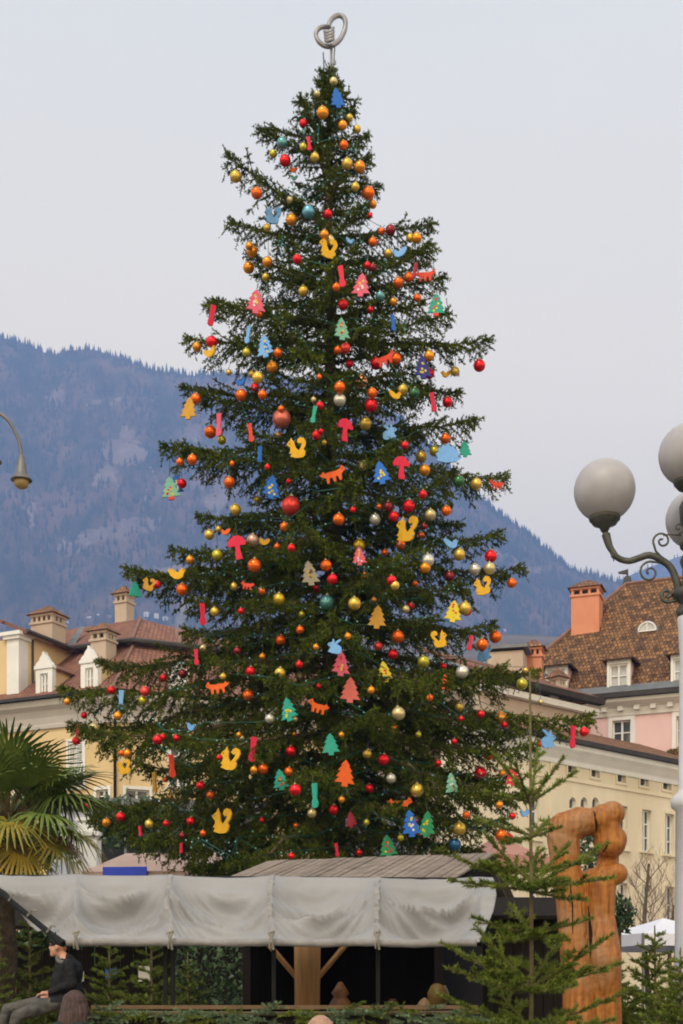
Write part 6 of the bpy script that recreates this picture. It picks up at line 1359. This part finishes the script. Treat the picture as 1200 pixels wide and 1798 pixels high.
# ------------------------------------------------------------------ carved wooden sculpture
SY = 11.2
def sp_(px, py, d=0): return P(px, py, SY - d)
def pr(x): return x / F * SY
SCW = bpy.data.materials.new('carved_larch'); SCW.use_nodes = True; t = SCW.node_tree; b_ = t.nodes['Principled BSDF']; b_.inputs['Roughness'].default_value = .5; b_.inputs['Specular IOR Level'].default_value = .35
tc = t.nodes.new('ShaderNodeTexCoord'); m1 = t.nodes.new('ShaderNodeMapping'); m1.inputs['Scale'].default_value = (9, 9, .8); n1 = t.nodes.new('ShaderNodeTexNoise'); n1.inputs['Scale'].default_value = 3.6; n1.inputs['Detail'].default_value = 7
vo = t.nodes.new('ShaderNodeTexVoronoi'); vo.inputs['Scale'].default_value = 21; vo.feature = 'SMOOTH_F1'; bv = t.nodes.new('ShaderNodeBump'); bv.inputs['Strength'].default_value = .28; bv.inputs['Distance'].default_value = .03; t.links.new(tc.outputs['Object'], vo.inputs['Vector']); t.links.new(vo.outputs['Distance'], bv.inputs['Height'])
n2 = t.nodes.new('ShaderNodeTexNoise'); n2.inputs['Scale'].default_value = 2.6; n2.inputs['Detail'].default_value = 3
r1 = t.nodes.new('ShaderNodeValToRGB'); r1.color_ramp.elements[0].position = .30; r1.color_ramp.elements[1].position = .70; r1.color_ramp.elements[0].color = (.20, .060, .007, 1); r1.color_ramp.elements[1].color = (.42, .160, .026, 1)
r2 = t.nodes.new('ShaderNodeValToRGB'); r2.color_ramp.elements[0].position = .50; r2.color_ramp.elements[1].position = .68; r2.color_ramp.elements[0].color = (0, 0, 0, 1); r2.color_ramp.elements[1].color = (.6, .6, .6, 1)
mx = t.nodes.new('ShaderNodeMix'); mx.data_type = 'RGBA'; mx.inputs['B'].default_value = (.33, .20, .11, 1); bp = t.nodes.new('ShaderNodeBump'); bp.inputs['Strength'].default_value = .9; bp.inputs['Distance'].default_value = .02
Lk = t.links.new; Lk(tc.outputs['Object'], m1.inputs[0]); Lk(m1.outputs[0], n1.inputs['Vector']); Lk(tc.outputs['Object'], n2.inputs['Vector']); Lk(n1.outputs['Fac'], r1.inputs[0]); Lk(n2.outputs['Fac'], r2.inputs[0]); Lk(r2.outputs[0], mx.inputs['Factor']); Lk(r1.outputs[0], mx.inputs['A']); Lk(mx.outputs['Result'], b_.inputs['Base Color']); Lk(n1.outputs['Fac'], bp.inputs['Height']); Lk(bv.outputs[0], bp.inputs['Normal']); Lk(bp.outputs[0], b_.inputs['Normal'])
seg = [(sp_(1035, 2030), pr(46), sp_(1025, 1820), pr(36)), (sp_(1025, 1820), pr(36), sp_(1018, 1720), pr(31)), (sp_(1018, 1720), pr(31), sp_(1010, 1640), pr(29)), (sp_(1010, 1640), pr(29), sp_(1003, 1580), pr(27)), (sp_(1003, 1580), pr(27), sp_(994, 1520), pr(26)), (sp_(994, 1520), pr(26), sp_(989, 1470), pr(29)),
       (sp_(992, 1456), pr(31), sp_(1018, 1443), pr(27)), (sp_(1018, 1443), pr(27), sp_(1034, 1443, -.03), pr(24)), (sp_(1060, 1438, .05), pr(27), sp_(1075, 1429, .06), pr(23)), (sp_(1034, 1445, -.04), pr(22), sp_(1062, 1448, -.02), pr(22)),
       (sp_(1066, 1446, .05), pr(23), sp_(1070, 1476, .04), pr(23)), (sp_(1050, 1440, .0), pr(24), sp_(1030, 1444, .0), pr(25)), (sp_(1072, 1480, .03), pr(28), sp_(1077, 1474, .03), pr(25)), (sp_(1062, 1476, -.03), pr(21), sp_(1066, 1452, -.02), pr(21)), (sp_(1070, 1500, -.06), pr(18), sp_(1064, 1535, -.04), pr(22)),
       (sp_(1030, 1552, -.05), pr(24), sp_(1058, 1542, .02), pr(23)), (sp_(1058, 1542, .02), pr(23), sp_(1084, 1534, .06), pr(19)), (sp_(1055, 1552, .03), pr(27), sp_(1055, 1610, .03), pr(25)), (sp_(1055, 1610, .03), pr(25), sp_(1058, 1648, .04), pr(29)),
       (sp_(1058, 1648, .06), pr(28), sp_(1063, 1682, .09), pr(29)), (sp_(1063, 1682, .09), pr(29), sp_(1068, 1745, .05), pr(23)), (sp_(1068, 1745, .05), pr(23), sp_(1066, 1850, .03), pr(28)), (sp_(1066, 1850, .03), pr(28), sp_(1050, 2030), pr(40)), (sp_(1030, 1590, -.16), pr(24), sp_(1035, 1760, -.16), pr(26))]
SCU = fuse('carved_sculpture', seg, .013, 1, [SCW], None, None, org=(sp_(1040, 0).x, SY, 0)); tag(SCU, 'abstract carved wooden sculpture of two rounded figures, orange-brown', 'sculpture')
for (a, b2, w_) in (((1043, 1424), (1047, 1462), .012), ((1033, 1590), (1037, 1690), .016), ((1000, 1540), (1006, 1640), .006), ((1072, 1470), (1056, 1500), .010), ((1018, 1700), (1026, 1790), .008)):     # drying cracks
    p0, p1 = sp_(*a, pr(27)), sp_(*b2, pr(27)); MB().tube([p0, p0.lerp(p1, .5) + Vector((.01, -.01, 0)), p1], [.004, w_, .004], 5).build('crack', M['dark_wood'], SCU)
ped = MB().box(Frame(sp_(1045, 0).x, SY, 0), -.45, .45, -.35, .35, 0, .12); tag(ped.build('sculpture_base', M['stone'], None, org=(sp_(1045, 0).x, SY, 0)), 'low stone slab under the carved sculpture', 'plinth')
